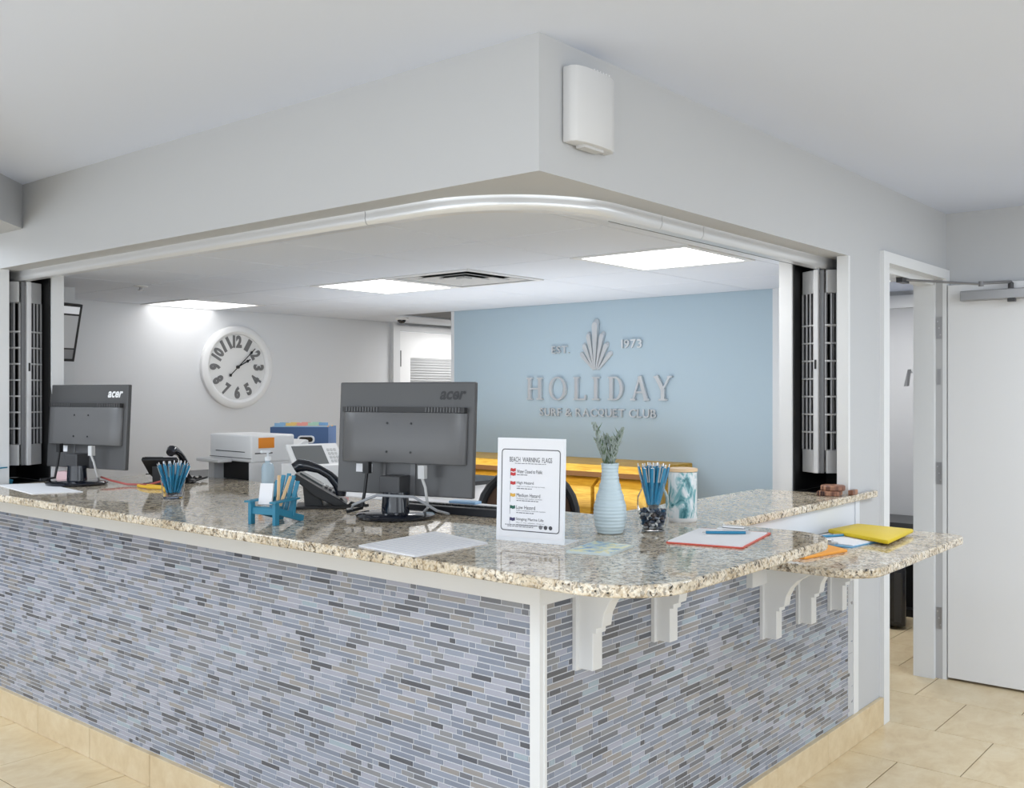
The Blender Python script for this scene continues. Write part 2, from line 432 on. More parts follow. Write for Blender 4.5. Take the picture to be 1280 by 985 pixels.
# small ceiling fittings
t = thing('dome_camera', 'small dark dome camera on the ceiling before the louvred door', 'camera', (3.55, 4.22, OZ))
m = MB(); m.lathe([(.055, 0), (.055, -.012), (.04, -.02)], 20); obj('base_ring', m, white_m, t, True)
m = MB(); m.lathe([(.036, -.018), (.034, -.03), (.02, -.045), (.001, -.05)], 20); obj('dome', m, blackgl_m, t, True)
t = thing('sprinkler_head', 'small white round sprinkler on the office ceiling near the wall screen', 'sprinkler', (0.93, 3.60, OZ))
m = MB(); m.lathe([(.04, 0), (.038, -.006), (.015, -.01)], 18); obj('escutcheon', m, white_m, t, True)
m = MB(); m.lathe([(.008, -.008), (.008, -.022), (.018, -.024), (.018, -.027)], 14); obj('deflector', m, steel_m, t, True)

# pockets at both ends of the opening (right one along X, left one along Y)
def pocket(sw, P0, P1, jn):
    f = (lambda a, b: ((a[1], a[0], a[2]), (b[1], b[0], b[2]))) if sw else (lambda a, b: (a, b))
    def bx(m, a, b):
        a, b = f(a, b); m.box(tuple(min(p, q) for p, q in zip(a, b)), tuple(max(p, q) for p, q in zip(a, b)))
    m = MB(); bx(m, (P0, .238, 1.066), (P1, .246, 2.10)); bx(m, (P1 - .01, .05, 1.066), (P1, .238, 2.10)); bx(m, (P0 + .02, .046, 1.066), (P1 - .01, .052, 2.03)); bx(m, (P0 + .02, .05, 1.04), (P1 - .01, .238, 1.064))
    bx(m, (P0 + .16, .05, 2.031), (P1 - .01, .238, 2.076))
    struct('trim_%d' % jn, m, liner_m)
    m = MB(); bx(m, (P0 - .012, .246, 0.9), (P0 + .012, .305, 2.10)); bx(m, (P0 + .012, .246, 0.9), (P1, .30, 2.10)); struct('trim_%d' % (jn + 1), m, trim_m)
    m = MB(); bx(m, (P0 - .006, -.004, 1.066), (P0 + .012, .046, SZ)); struct('trim_%d' % (jn + 2), m, trim_m)
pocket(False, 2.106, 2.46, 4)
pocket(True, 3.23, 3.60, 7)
m = MB(); m.box((0.0, 3.242, 0), (0.045, 3.60, SZ)); struct('wall_jamb', m, wall_m)

# curved track of the folding grille
def track():
    t = thing('grille_track', 'curved aluminium ceiling track running round the counter opening', 'track', (0, 0, SZ))
    def prof_path(path, name):
        m = MB(); pf = [(0.0, 0.0), (0.003, -.012), (0.0, -.022), (0.004, -.036), (.012, -.044), (.05, -.044), (.05, 0.0)]
        n = len(path); vs = []; fs = []; k = len(pf)
        for i, p in enumerate(path):
            a, b = Vector(path[max(i - 1, 0)]), Vector(path[min(i + 1, n - 1)])
            d = (b - a).normalized(); nr = Vector((-d.y, d.x))          # inwards
            for o_, z in pf: vs.append((p[0] + nr.x * o_, p[1] + nr.y * o_, z))
        for i in range(n - 1):
            for j in range(k):
                fs.append((i * k + j, i * k + (j + 1) % k, (i + 1) * k + (j + 1) % k, (i + 1) * k + j))
        fs.append(tuple(range(k))); fs.append(tuple((n - 1) * k + j for j in range(k)))
        m.add(vs, fs); obj(name, m, mat('satin_track_aluminium', (216, 217, 219), 0.3, metal=0.45), t, True)
    O = 0.10; r = 0.42
    prof_path([(O, 3.58), (O, 2.4), (O, .789)], 'track_rail')
    prof_path([(O, .786), (O, .62)] + arc(O + r, O + r, r, 180, 270, 24) + [(.62, O), (.776, O)], 'curved_rail')
    prof_path([(.779, O), (1.05, O)], 'track_rail')
    prof_path([(1.053, O), (1.8, O), (2.45, O)], 'track_rail')
    m = MB(); m.box((.55, O + .052, -.044), (2.45, O + .058, -.03)); m.box((.75, O + .066, -.04), (1.15, O + .07, -.02)); obj('guide_strip', m, dark_m, t)
track()

# folding grille stacks in the pockets
def grille(sw, P0, label):
    f = (lambda p: Vector((p[1], p[0], p[2]))) if sw else (lambda p: Vector(p))
    t = thing('folding_grille', label, 'grille', f((P0 + .1, .14, 1.148)))
    base = t.location.copy()
    zb, zt = 1.148, 2.03
    def bar(m, p, q, wd, th, up=(0, 0, 1)):
        m.bar(f(p) - base, f(q) - base, wd, th, up)
    def vbar(m, x, y, z0, z1, wx, wy):
        a = f((x - wx / 2, y - wy / 2, z0)) - base; b = f((x + wx / 2, y + wy / 2, z1)) - base
        m.box(tuple(min(i, j) for i, j in zip(a, b)), tuple(max(i, j) for i, j in zip(a, b)))
    ax, ay = P0 + .02, .146
    m = MB(); vbar(m, ax, ay, zb, zt, .022, .02); obj('fold_post', m, mat('pale_grille_aluminium', (208, 208, 209), .35, metal=.25), t, bevel=.002)
    m = MB(); vbar(m, ax + .004, ay, zt - .02, zt + .0025, .010, .024); obj('hanger_pin', m, steel_m, t)
    m = MB(); vbar(m, ax + .012, ay - .02, zb, zt, .012, .018); obj('hinge_post', m, mat('grey_grille_post', (120, 120, 122), .4, metal=.5), t, bevel=.002)
    leaves = [((ax + .012, ay + .016), (ax + .05, ay + .082)), ((ax + .018, ay - .034), (ax + .07, .058)), ((ax + .075, .06), (ax + .11, ay + .05))]
    rod_m = mat('white_grille_rod', (222, 222, 222), .3, metal=.3)
    for q, ((x0, y0), (x1, y1)) in enumerate(leaves):
        for zz0, zz1, nm in ((zb, zb + .1, 'bottom_band'), (zt - .1, zt, 'top_band')):
            m = MB(); zc = (zz0 + zz1) / 2; bar(m, (x0, y0, zc), (x1, y1, zc), .012, zz1 - zz0); obj(nm, m, mat('pale_grille_aluminium', (208, 208, 209), .35, metal=.25), t, bevel=.002)
        nv = 4
        for i in range(nv):
            u = i / (nv - 1); x, y = x0 + (x1 - x0) * u, y0 + (y1 - y0) * u
            m = MB(); vbar(m, x, y, zb + .1, zt - .1, .012 if i in (0, nv - 1) else .008, .008); obj('upright', m, mat('grey_grille_upright', (160, 160, 162), .4, metal=.2), t)
        for i in range(7):
            z = 1.79 - i * .0775
            m = MB(); e = Vector((x1 - x0, y1 - y0)).normalized() * .006
            bar(m, (x0 - e.x, y0 - e.y, z), (x1, y1, z), .016, .007); obj('cross_rod', m, rod_m, t)
    m = MB(); vbar(m, ax - .012, ay + .001, 1.60, 1.64, .004, .008); obj('latch_slot', m, black_m, t)
    m = MB(); vbar(m, ax + .02, ay + .004 + .012, 1.68, 1.75, .02, .01); obj('lock_plate', m, steel_m, t)
grille(False, 2.106, 'folded metal grille stacked in the black pocket right of the sign wall')
grille(True, 3.23, 'folded metal grille stacked in the black pocket at the far left end of the counter')

# ------------------------------------------------------------------ doors
def door_louvered():
    m = MB(); m.box((3.90, 4.65, 0), (3.945, 4.70, 2.03)); m.box((4.815, 4.65, 0), (4.86, 4.70, 2.03)); m.box((3.90, 4.65, 2.03), (4.86, 4.70, 2.075)); m.box((3.86, 4.645, 0), (3.90, 4.68, 2.10))
    struct('trim_10', m, trim_m)
    m = MB(); x0, x1 = 3.95, 4.81; y0, y1 = 4.665, 4.70
    m.box((x0, y0, .02), (x0 + .13, y1, 2.025)); m.box((x1 - .13, y0, .02), (x1, y1, 2.025)); m.box((x0 + .13, y0, 1.80), (x1 - .13, y1, 2.025)); m.box((x0 + .13, y0, .02), (x1 - .13, y1, 1.0)); m.box((x0 + .13, y1 - .01, 1.0), (x1 - .13, y1, 1.8))
    d = struct('door_1', m, mat('white_door', (236, 236, 236), .4), label='white office door with louvred upper panel')
    t = MB(); t.box((0, -.012, -.001), (x1 - x0 - .264, .012, .003), M=Matrix.Rotation(math.radians(-50), 4, 'X')); me = t.mesh('louver_slat', trim_m)
    for i in range(34):
        o = link('louver_slat', me, d); o.location = (x0 + .132, y0 + .006, 1.785 - i * .0235)
    m = MB(); m.box((x0 - .006, y0 - .006, 1.72), (x0 + .016, y0, 1.86)); o = obj('hinge', m, dark_m, d)
door_louvered()
m = MB(); m.box((2.479, -.02, 0), (2.551, .0, 2.138)); m.box((2.551, -.02, 2.088), (3.455, 0, 2.138)); m.box((3.40, -.02, 0), (3.455, 0, 2.088))
struct('trim_11', m, trim_m, label='white casing around the staff doorway')
m = MB(); m.box((2.479, .0, 0), (2.551, .12, 2.088)); m.box((2.551, .035, 2.06), (3.38, .12, 2.138)); m.box((3.37, .035, 0), (3.46, .14, 2.138)); m.box((2.551, 0, 2.088), (3.46, .035, 2.138)); struct('trim_12', m, trim_m)
m = MB(); m.box((3.40, .0, 0), (3.46, .035, 2.088))
jb = struct('trim_13', m, mat('grey_jamb_paint', (178, 178, 179), .4), label='grey painted hinge rebate of the staff door frame')
for zc in (1.835, 1.075, .317):
    m = MB(); m.box((3.396, .004, zc - .057), (3.4005, .03, zc + .057)); obj('hinge_plate', m, steel_m, jb)
    for k in (-.035, 0, .035):
        m = MB(); m.lathe([(.004, 0), (.003, .002)], 8); o = obj('screw', m, alu_m, jb); o.rotation_euler = (0, -PI / 2, 0); o.location = (3.396, .017 + (k * .2), zc + k)
m = MB(); m.box((3.397, .010, 1.54), (3.401, .026, 1.62)); obj('strike_plate', m, steel_m, jb)
def staff_door():
    m = MB(); m.box((3.40, -.93, .012), (3.444, -.024, 2.055))
    d = struct('door_2', m, mat('pale_grey_door', (222, 222, 223), .42), label='plain pale grey staff door standing open against the side wall', bevel=.003)
    m = MB(); m.box((3.345, -.62, 1.965), (3.40, -.10, 2.016)); obj('closer_body', m, steel_m, d, bevel=.004)
    m = MB(); m.box((3.34, -.36, 1.95), (3.37, -.325, 1.966)); obj('closer_bracket', m, dark_m, d)
    m = MB(); m.lathe([(.014, 0), (.014, .028), (.007, .034)], 12, (3.368, -.335, 2.016)); obj('closer_spindle', m, dark_m, d)
    m = MB(); m.tube([(3.368, -.335, 2.05), (3.20, -.24, 2.035)], .008, 8); obj('closer_arm', m, mat('grey_arm', (120, 120, 122), .4, metal=.4), d)
    m = MB(); m.tube([(3.20, -.24, 2.03), (2.95, .055, 2.052)], .006, 8); m.lathe([(.012, -.012), (.012, .012)], 10, (3.20, -.24, 2.032)); obj('closer_forearm', m, mat('grey_arm', (120, 120, 122), .4, metal=.4), d)
    m = MB(); m.box((2.90, .04, 2.036), (3.0, .07, 2.06)); obj('closer_shoe', m, dark_m, d)
    m = MB(); m.lathe([(.03, 0), (.03, .01), (.012, .014), (.012, .045)], 16); k = obj('door_knob', m, steel_m, d, True); k.location = (3.40, -.86, 1.0); k.rotation_euler = (0, -PI / 2, 0)
staff_door()

# back room through the doorway
m = MB(); m.box((2.551, .14, 2.22), (5.6, 1.4, 2.26)); struct('ceiling_backroom', m, ceil_m)
m = MB(); m.box((5.2, -.6, 0), (5.3, 1.6, 2.3)); m.box((3.58, -.6, 0), (5.3, -.5, 2.3)); m.box((3.45, 1.4, 0), (5.3, 1.5, 2.3)); struct('wall_backroom', m, wall_m)
m = MB(); m.box((5.18, -.5, 2.10), (5.2, 1.4, 2.19)); struct('trim_14', m, trim_m)
light_panel(4.2, .9, 2.219, 'added unseen light panel over the room behind the staff doorway', 0.6, None)  # panel added out of view so the back room has light
t = thing('low_cabinet', 'low black cabinet in the room through the staff doorway', 'cabinet', (4.95, .85, 0))
m = MB(); m.box((-.20, -.5, .0), (.22, .5, .05)); m.box((-.12, -.5, .05), (.22, .5, .58)); obj('body', m, black_m, t)
m = MB(); m.box((-.22, -.52, .58), (.23, .52, .625)); obj('top', m, dark_m, t)
t = thing('computer_tower', 'black computer case on the floor by the low black cabinet', 'computer', (4.45, .70, 0), .3)
m = MB(); m.box((-.15, -.16, .015), (.15, .16, .40)); obj('case', m, blackgl_m, t, bevel=.02)
m = MB(); m.box((-.153, .02, .20), (-.149, .09, .222)); obj('label', m, paper_m, t)
m = MB(); m.box((-.156, -.13, .05), (-.149, -.09, .36)); obj('grille_strip', m, dark_m, t)
m = MB(); m.tube([(4.70, .98, .63), (4.66, .96, .45), (4.66, .95, .2), (4.62, .95, .01), (4.5, 1.0, .007)], .006, 6); tag(obj('power_cable', m, dark_m), 'thin dark cable hanging in front of the black computer case', 'cable')
m = MB(); m.prism([(3.362, .145), (3.372, .145), (3.372, .165), (3.362, .165)], 1.60, 1.61); m.add([(3.368, .15, 1.62), (3.372, .17, 1.62), (3.335, .15, 1.53), (3.372, .19, 1.53), (3.335, .16, 1.53)], [(0, 1, 3, 2), (0, 2, 4), (0, 4, 1), (1, 4, 3), (2, 3, 4)]); tag(obj('coat_hook', m, steel_m), 'small grey hook on the inner edge of the doorway', 'hook')

# ------------------------------------------------------------------ reception counter
ctr = thing('reception_counter', 'reception counter faced in slim blue grey mosaic with white trim', 'counter')
m = MB(); m.box((.0016, .0016, 0), (.14, 3.55, 1.036)); m.box((.14, .0016, 0), (2.16, .14, 1.036)); obj('knee_wall', m, grout_m, ctr)
m = MB(); m.box((2.159, -.004, 0), (2.214, .0, .905)); obj('edge_trim', m, trim_m, ctr)
m = MB(); m.prism([(-.007, .026), (-.007, -.007), (.010, -.007), (.010, -.010), (.022, -.010), (.022, .006), (.006, .006), (.006, .026)], 0, .945); obj('corner_trim', m, trim_m, ctr, bevel=.001, seg=1)
m = MB(); m.prism([(-.009, 3.55), (-.009, -.009), (1.09, -.009), (1.09, .006), (.006, .006), (.006, 3.55)], .944, 1.036); obj('apron', m, trim_m, ctr)
m = MB(); m.box((1.175, -.022, .814), (2.15, .006, .905)); obj('shelf_apron', m, trim_m, ctr)
m = MB(); m.box((.90, -.008, .934), (2.20, .006, 1.036)); m.box((2.155, -.014, .934), (2.20, -.008, 1.036)); obj('upper_panel', m, mat('pale_grey_panel', (214, 217, 222), .4), ctr)
for a in range(8):
    y0, y1 = max(1.870 + .46 * (a - 4), -.02), min(1.868 + .46 * (a - 3), 3.5)
    if y0 < y1: m = MB(); m.box((-.02, y0 + .001, 0.0), (.005, y1 - .001, .124)); obj('base_tile', m, basetile_m, ctr, bevel=.002, seg=1)
for a in range(6):
    x0, x1 = .006 + .46 * a, min(.006 + .46 * (a + 1), 2.478)
    if x0 < x1 - .02: m = MB(); m.box((x0 + .001, -.02, 0.0), (x1 - .001, (.005 if x1 < 2.15 else -.0005), .124)); obj('base_tile', m, basetile_m, ctr, bevel=.002, seg=1)

def mosaic():
    tiles = []
    pitch, th = .0167, .0148
    for side in (0, 1):
        a_min = .027 if side == 0 else .024; a_max = 3.50 if side == 0 else 2.157
        row = 0; z = .1265
        while z + th < .9445:
            a = a_min - random.uniform(0, .06); last = -1
            amax = a_max if not (side == 1 and z + th > .813) else 1.174
            while a < amax:
                L = random.choice((.023, .048, .048, .073, .073, .098, .098, .123))
                b = a + L
                lo, hi = max(a, a_min), min(b, amax)
                if hi - lo > .004:
                    c = random.choices(range(8), TWS[side])[0]
                    if c == last: c = random.choices(range(8), TWS[side])[0]
                    last = c
                    tiles.append((side, lo, hi, z, c))
                a = b + .0019
            z += pitch; row += 1
    def score(t):
        s, lo, hi, z, c = t
        P = (Vector((0, (lo + hi) / 2)) if s == 0 else Vector(((lo + hi) / 2, 0))) - CAM.to_2d()
        d = P.dot(F2); x = 640 + 1243 * P.dot(R2) / d; y = 490 - 1243 * (z - 1.5) / d
        if x < 0 or x > 1280 or y > 980: return 0
        return (hi - lo) / d / d * (abs(R2.y) if s == 0 else abs(R2.x))
    tiles.sort(key=score, reverse=True)
    TH = .0058
    cache = {}; left = [MB(), MB()]
    def shape(m, L, k):       # pillowed tile, centred, facing -Y
        h = .0074; e = .0011
        m.add([(-L / 2, .0, -h), (L / 2, .0, -h), (L / 2, .0, h), (-L / 2, .0, h), (-L / 2 + e, -TH, -h + e), (L / 2 - e, -TH, -h + e), (L / 2 - e, -TH, h - e), (-L / 2 + e, -TH, h - e)],
              [(4, 5, 6, 7), (0, 1, 5, 4), (1, 2, 6, 5), (2, 3, 7, 6), (3, 0, 4, 7)], k)
    for i, (s, lo, hi, z, c) in enumerate(tiles):
        L = hi - lo; ctr_a = (lo + hi) / 2
        pos = Vector((.006, ctr_a, z + .0074)) if s == 0 else Vector((ctr_a, .006, z + .0074))
        if i < 300:
            key = (round(L, 3), c)
            if key not in cache:
                m = MB(); shape(m, key[0], 0); cache[key] = m.mesh('mosaic_tile', TILES[c], clean=False)
            o = link('mosaic_tile', cache[key], ctr); o.location = pos; o.rotation_euler = (random.gauss(0, .018), 0, (-PI / 2 if s == 0 else 0) + random.gauss(0, .005))
        else:
            m = MB(); shape(m, L, c)
            R = Matrix.Rotation((-PI / 2 if s == 0 else 0) + random.gauss(0, .005), 3, 'Z') @ Matrix.Rotation(random.gauss(0, .018), 3, 'X')
            left[s].add([R @ Vector(p) + pos for p in m.v], m.f, c)
    for s in (0, 1):
        o = link('mosaic_field', left[s].mesh('mosaic_field', TILES, clean=False), ctr); o['kind'] = 'stuff'
mosaic()

def corbel(x, under):
    m = MB()
    prof = [(0, 0), (0, -.288), (-.058, -.288), (-.058, -.186), (-.07, -.186), (-.07, -.172), (-.088, -.165)]
    prof += [(-.255 + .167 * math.cos(math.radians(a)), -.165 + .135 * math.sin(math.radians(a))) for a in range(15, 91, 15)] + [(-.275, -.03), (-.275, 0)]
    M = Matrix(((0, 0, 1, x), (1, 0, 0, 0), (0, 1, 0, under), (0, 0, 0, 1)))
    m.prism(prof, 0, .045, M=M)
    c = obj('corbel', m, trim_m, ctr, bevel=.0015, seg=1)
    m = MB(); m.box((x - .014, -.012, under - .292), (x + .059, .0, under)); obj('back_plate', m, trim_m, c)
for x in (.16, .56): corbel(x, 1.036)
for x in (1.29, 1.595, 1.90): corbel(x, .905)

# granite tops
def slab(name, poly, z0, z1, label, cat):
    m = MB(); m.prism(poly, z0, z1)
    o = obj(name, m, granite_m, None, False, bevel=.006, seg=4); tag(o, label, cat)
    return o
top = ([(-.2, 3.58), (-.2, -.25)] + arc(0.0, -.25, .20, 180, 270, 10)[1:] + [(.70, -.45)] + arc(.76, -.28, .17, -90, 0, 8) + [(.93, -.05), (.95, -.03),
       (2.375, -.03), (2.385, -.02), (2.38, -.002), (2.099, -.002), (2.099, .41), (.87, .41), (.87, 3.222), (-.002, 3.222), (-.002, 3.58)])
slab('countertop', top, 1.036, 1.066, 'L shaped speckled beige granite countertop on the mosaic counter', 'countertop')
shelf = ([(1.07, -.024), (1.07, -.34)] + arc(1.20, -.34, .13, 180, 270, 8)[1:] + [(2.05, -.47)] + arc(2.06, -.39, .08, -90, 0, 6) + [(2.14, -.024)])
slab('counter_shelf', shelf, .905, .935, 'lower speckled granite shelf carried by white brackets beside the doorway', 'shelf')
T = 1.066      # top of the counter
# ------------------------------------------------------------------ walls' fittings
# wall sign of metal letters; u runs to the reader's right (-Y), on the blue wall at x = 3.37
sign = thing('wall_sign', 'raised silver hotel lettering with shell emblem on pale blue wall', 'sign', (3.37, 2.178, 1.34))
so = Vector(sign.location)
DU, DV, DN = Vector((0, -1, 0)), Vector((0, 0, 1)), Vector((-1, 0, 0))
def W(y, z): return Vector((3.366, y, z)) - so
def stroke(m, p, q, wd, d=.018):
    p, q = Vector(p), Vector(q); m.bar(p + DN * d / 2, q + DN * d / 2, wd, d, up=DN)
def serif_letter(ch, yl, yr, z0=1.446, z1=1.600):
    m = MB(); h = z1 - z0; w_ = yl - yr; B = .026; S = .011
    P = lambda u, v: W(yl - u * w_, z0 + v * h)
    def serif(u, v, half=.17): stroke(m, P(u - half, v), P(u + half, v), S, .0165)
    e = S / 2 / h
    if ch == 'H':
        for u in (.2, .8): stroke(m, P(u, 0), P(u, 1), B); serif(u, e); serif(u, 1 - e)
        stroke(m, P(.2, .5), P(.8, .5), .012, .0155)
    elif ch == 'I':
        stroke(m, P(.5, 0), P(.5, 1), B); serif(.5, e, .5); serif(.5, 1 - e, .5)
    elif ch == 'L':
        stroke(m, P(.25, 0), P(.25, 1), B); serif(.25, 1 - e, .25); stroke(m, P(0, e), P(1, e), S, .0165); stroke(m, P(.97, 0), P(.97, .22), S, .015)
    elif ch == 'D':
        stroke(m, P(.22, 0), P(.22, 1), B); stroke(m, P(0, e), P(.5, e), S, .0165); stroke(m, P(0, 1 - e), P(.5, 1 - e), S, .0165)
        ang = range(-90, 91, 15); O = [P(.45 + .55 * math.cos(math.radians(a)), .5 + .5 * math.sin(math.radians(a))) for a in ang]; I = [P(.45 + .36 * math.cos(math.radians(a)), .5 + .44 * math.sin(math.radians(a))) for a in ang]
        ring(m, O, I, False)
    elif ch == 'O':
        ang = range(0, 360, 15); O = [P(.5 + .5 * math.cos(math.radians(a)), .5 + .52 * math.sin(math.radians(a))) for a in ang]; I = [P(.5 + .34 * math.cos(math.radians(a)), .5 + .46 * math.sin(math.radians(a))) for a in ang]
        ring(m, O, I, True)
    elif ch == 'A':
        stroke(m, P(.14, 0), P(.5, 1), .012, .0155); stroke(m, P(.86, 0), P(.5, 1), B); serif(.14, e, .14); serif(.86, e, .14); stroke(m, P(.26, .34), P(.74, .34), S, .0145)
    elif ch == 'Y':
        stroke(m, P(.5, 0), P(.5, .48), B); stroke(m, P(.5, .45), P(.12, 1), B, .0172); stroke(m, P(.5, .45), P(.88, 1), .012, .0155); serif(.5, e, .22); serif(.12, 1 - e, .13); serif(.88, 1 - e, .13)
    obj('letter', m, silver_m, sign)
def ring(m, O, I, closed):
    n = len(O); d = DN * .018; vs = O + I + [p + d for p in O] + [p + d for p in I]; fs = []
    for i in range(n if closed else n - 1):
        j = (i + 1) % n
        fs += [(2 * n + i, 2 * n + j, 3 * n + j, 3 * n + i), (i, j, 2 * n + j, 2 * n + i), (n + i, 3 * n + i, 3 * n + j, n + j)]
    m.add(vs, fs)
for ch, a, b in (('H', 2.766, 2.615), ('O', 2.565, 2.417), ('L', 2.358, 2.258), ('I', 2.204, 2.145), ('D', 2.079, 1.961), ('A', 1.905, 1.765), ('Y', 1.729, 1.599)):
    serif_letter(ch, a, b)
def words(s, yl, yr, z0, z1, bold):
    """one flat-cut letter per character"""
    h = z1 - z0; gap = .16 * h
    adv = [h * .30 if ch == ' ' else (h * .16 if ch == '.' else glyphs(ch, bold)[2] * h) for ch in s]
    k = ((yl - yr) - gap * (len(s) - 1)) / sum(adv); y = yl
    for ch, wd in zip(s, adv):
        if ch != ' ':
            m = MB(); hh = h * (.16 if ch == '.' else 1)
            text(m, ch, W(y, z0), DU, DV, wd * k, hh, bold=bold, depth=.012); obj('letter', m, silver_m, sign)
        y -= wd * k + gap
words('EST.', 2.545, 2.395, 1.762, 1.812, .01)
words('1973', 1.976, 1.822, 1.782, 1.838, .01)
words('SURF & RACQUET CLUB', 2.648, 1.715, 1.336, 1.39, .012)
for i, (tip, tz, rad) in enumerate(((2.300, 1.755, .024), (2.276, 1.815, .024), (2.238, 1.885, .024), (2.178, 1.965, .034), (2.124, 1.885, .024), (2.092, 1.815, .024), (2.062, 1.755, .024))):
    m = MB(); bx, bz = 2.178 + (i - 3) * -.007, 1.648
    d = Vector((tip - bx, tz - bz)); L = d.length; d.normalize(); nr = Vector((-d.y, d.x)); rad *= .72
    out = [Vector((bx, bz)) + nr * .004] + [Vector((tip, tz)) - d * rad * .4 + nr * (rad * math.cos(math.radians(a))) + d * (rad * 1.2 * math.sin(math.radians(a))) for a in range(0, 181, 20)] + [Vector((bx, bz)) - nr * .004]
    dep = .010 + .005 * (3 - abs(i - 3)); A = [W(p.x, p.y) for p in out]; n = len(A)
    inn = [Vector((bx, bz)) + (p - Vector((bx, bz))) * .93 for p in out]
    m.add(A + [W(p.x, p.y) + DN * dep for p in inn], [tuple(range(n, 2 * n))] + [(j, (j + 1) % n, n + (j + 1) % n, n + j) for j in range(n)])
    obj('emblem_petal', m, silver_m, sign)

# wall clock
ck = thing('wall_clock', 'large round white wall clock with grey numerals on the office wall', 'clock', (2.302, 4.68, 1.684))
rim_m = mat('whitewashed_clock_rim', (232, 232, 232), .5)
def wheel(name, prof, m_):
    m = MB(); m.lathe(prof, 64); o = obj(name, m, m_, ck, True); o.rotation_euler = (PI / 2, 0, 0); return o
wheel('rim', [(.305, 0), (.305, .03), (.292, .042), (.262, .044), (.245, .03), (.242, .012)], rim_m)
wheel('face', [(.25, .006), (.25, .016), (.001, .016)], mat('clock_face_white', (222, 222, 221), .6))
num_m = mat('clock_numeral_grey', (112, 112, 112), .6)
for h in range(1, 13):
    a = math.radians(90 - 30 * h); up = Vector((math.cos(a), 0, math.sin(a)))
    if 4 <= h <= 8: up = -up
    rt = Vector((up.z, 0, -up.x)); c = Vector((math.cos(a), 0, math.sin(a))) * .188 + Vector((0, -.0165, 0))
    wd = .046 if h < 10 else .076; wd = .036 if h == 1 else wd; ht = .092
    m = MB(); text(m, str(h), c - rt * wd / 2 - up * ht / 2, rt, up, wd, ht, bold=.055, depth=.004); obj('numeral', m, num_m, ck)
for ang, L, tail, wd, nm in ((62 - 90, .125, .0, .012, 'hour_hand'), (47 - 90, .205, .09, .009, 'minute_hand')):
    a = -math.radians(ang); d = Vector((math.cos(a), 0, math.sin(a))); s_ = Vector((-d.z, 0, d.x)); y = Vector((0, -.026 if nm == 'hour_hand' else -.03, 0))
    m = MB(); m.bar(y - d * tail, y + d * L, wd * .7, .002, up=(0, 1, 0))
    q = L * .78; m.add([y + d * (q - .022), y + d * q + s_ * .012, y + d * (q + .022), y + d * q - s_ * .012], [(0, 1, 2, 3)])
    if tail: m.add([y - d * (tail + .014), y - d * tail + s_ * .014, y - d * (tail - .02), y - d * tail - s_ * .014], [(0, 1, 2, 3)])
    obj(nm, m, black_m, ck)
wheel('hub', [(.012, .02), (.012, .034), (.004, .037)], black_m)

# wireless access point on the soffit
ap = thing('access_point', 'white plastic wireless access point on the soffit near its corner', 'device', (.197, 0, 2.168))
m = MB(); pf = [(-.1, -.002), (-.1, -.03), (-.09, -.044), (-.06, -.053), (0.0, -.056), (.06, -.052), (.09, -.042), (.1, -.03), (.1, -.002)]
m.prism(pf, 0, .205); obj('case', m, mat('pale_grey_plastic', (206, 206, 207), .45), ap, True, bevel=.006)
m = MB(); m.box((-.05, -.04, -.008), (.04, -.012, .0)); obj('foot', m, mat('light_grey_plastic', (196, 196, 196), .5), ap)
for i in range(6):
    m = MB(); m.box((-.02 + i * .014, -.05, .2045), (-.014 + i * .014, -.02, .208)); obj('vent_fin', m, white_m, ap)

# wall screen at the left end of the office
tv = thing('wall_screen', 'tilted flat screen mounted high at the left end of the office', 'screen', (.47, 3.72, 1.825), 0)
wv = (F2 * .90 + R2 * .44).normalized(); nv = Vector((wv.y, -wv.x, 0)); up = (Vector((0, 0, 1)) + Vector((nv.x, nv.y, 0)) * .22).normalized()
wv3 = Vector((wv.x, wv.y, 0)); nv3 = wv3.cross(up)
def tvbox(m, a0, a1, b0, b1, d0, d1):
    P = [wv3 * a + up * b + nv3 * d for d in (d0, d1) for b in (b0, b1) for a in (a0, a1)]
    m.add(P, [(0, 1, 3, 2), (4, 6, 7, 5), (0, 4, 5, 1), (2, 3, 7, 6), (0, 2, 6, 4), (1, 5, 7, 3)])
m = MB(); tvbox(m, -.42, .187, -.16, .16, -.03, .0); obj('case', m, black_m, tv)
sg = mat('screen_glow_grey', (150, 152, 155), .2, emit=.5); sl = mat('screen_glow_light', (200, 202, 205), .2, emit=.6); sd_ = mat('screen_glow_dark', (110, 112, 115), .2, emit=.4)
m = MB(); tvbox(m, -.40, .170, -.085, .095, .0, .002); obj('screen_pane', m, sg, tv)
m = MB(); tvbox(m, -.40, .170, .105, .145, .0, .002); obj('screen_pane', m, sl, tv)
m = MB(); tvbox(m, -.40, .170, -.145, -.093, .0, .002); obj('screen_pane', m, sd_, tv)
m = MB(); m.tube([(0, .02, 0), (-.05, .14, .02), (-.05, .262, .02)], .018, 8); obj('wall_arm', m, dark_m, tv)

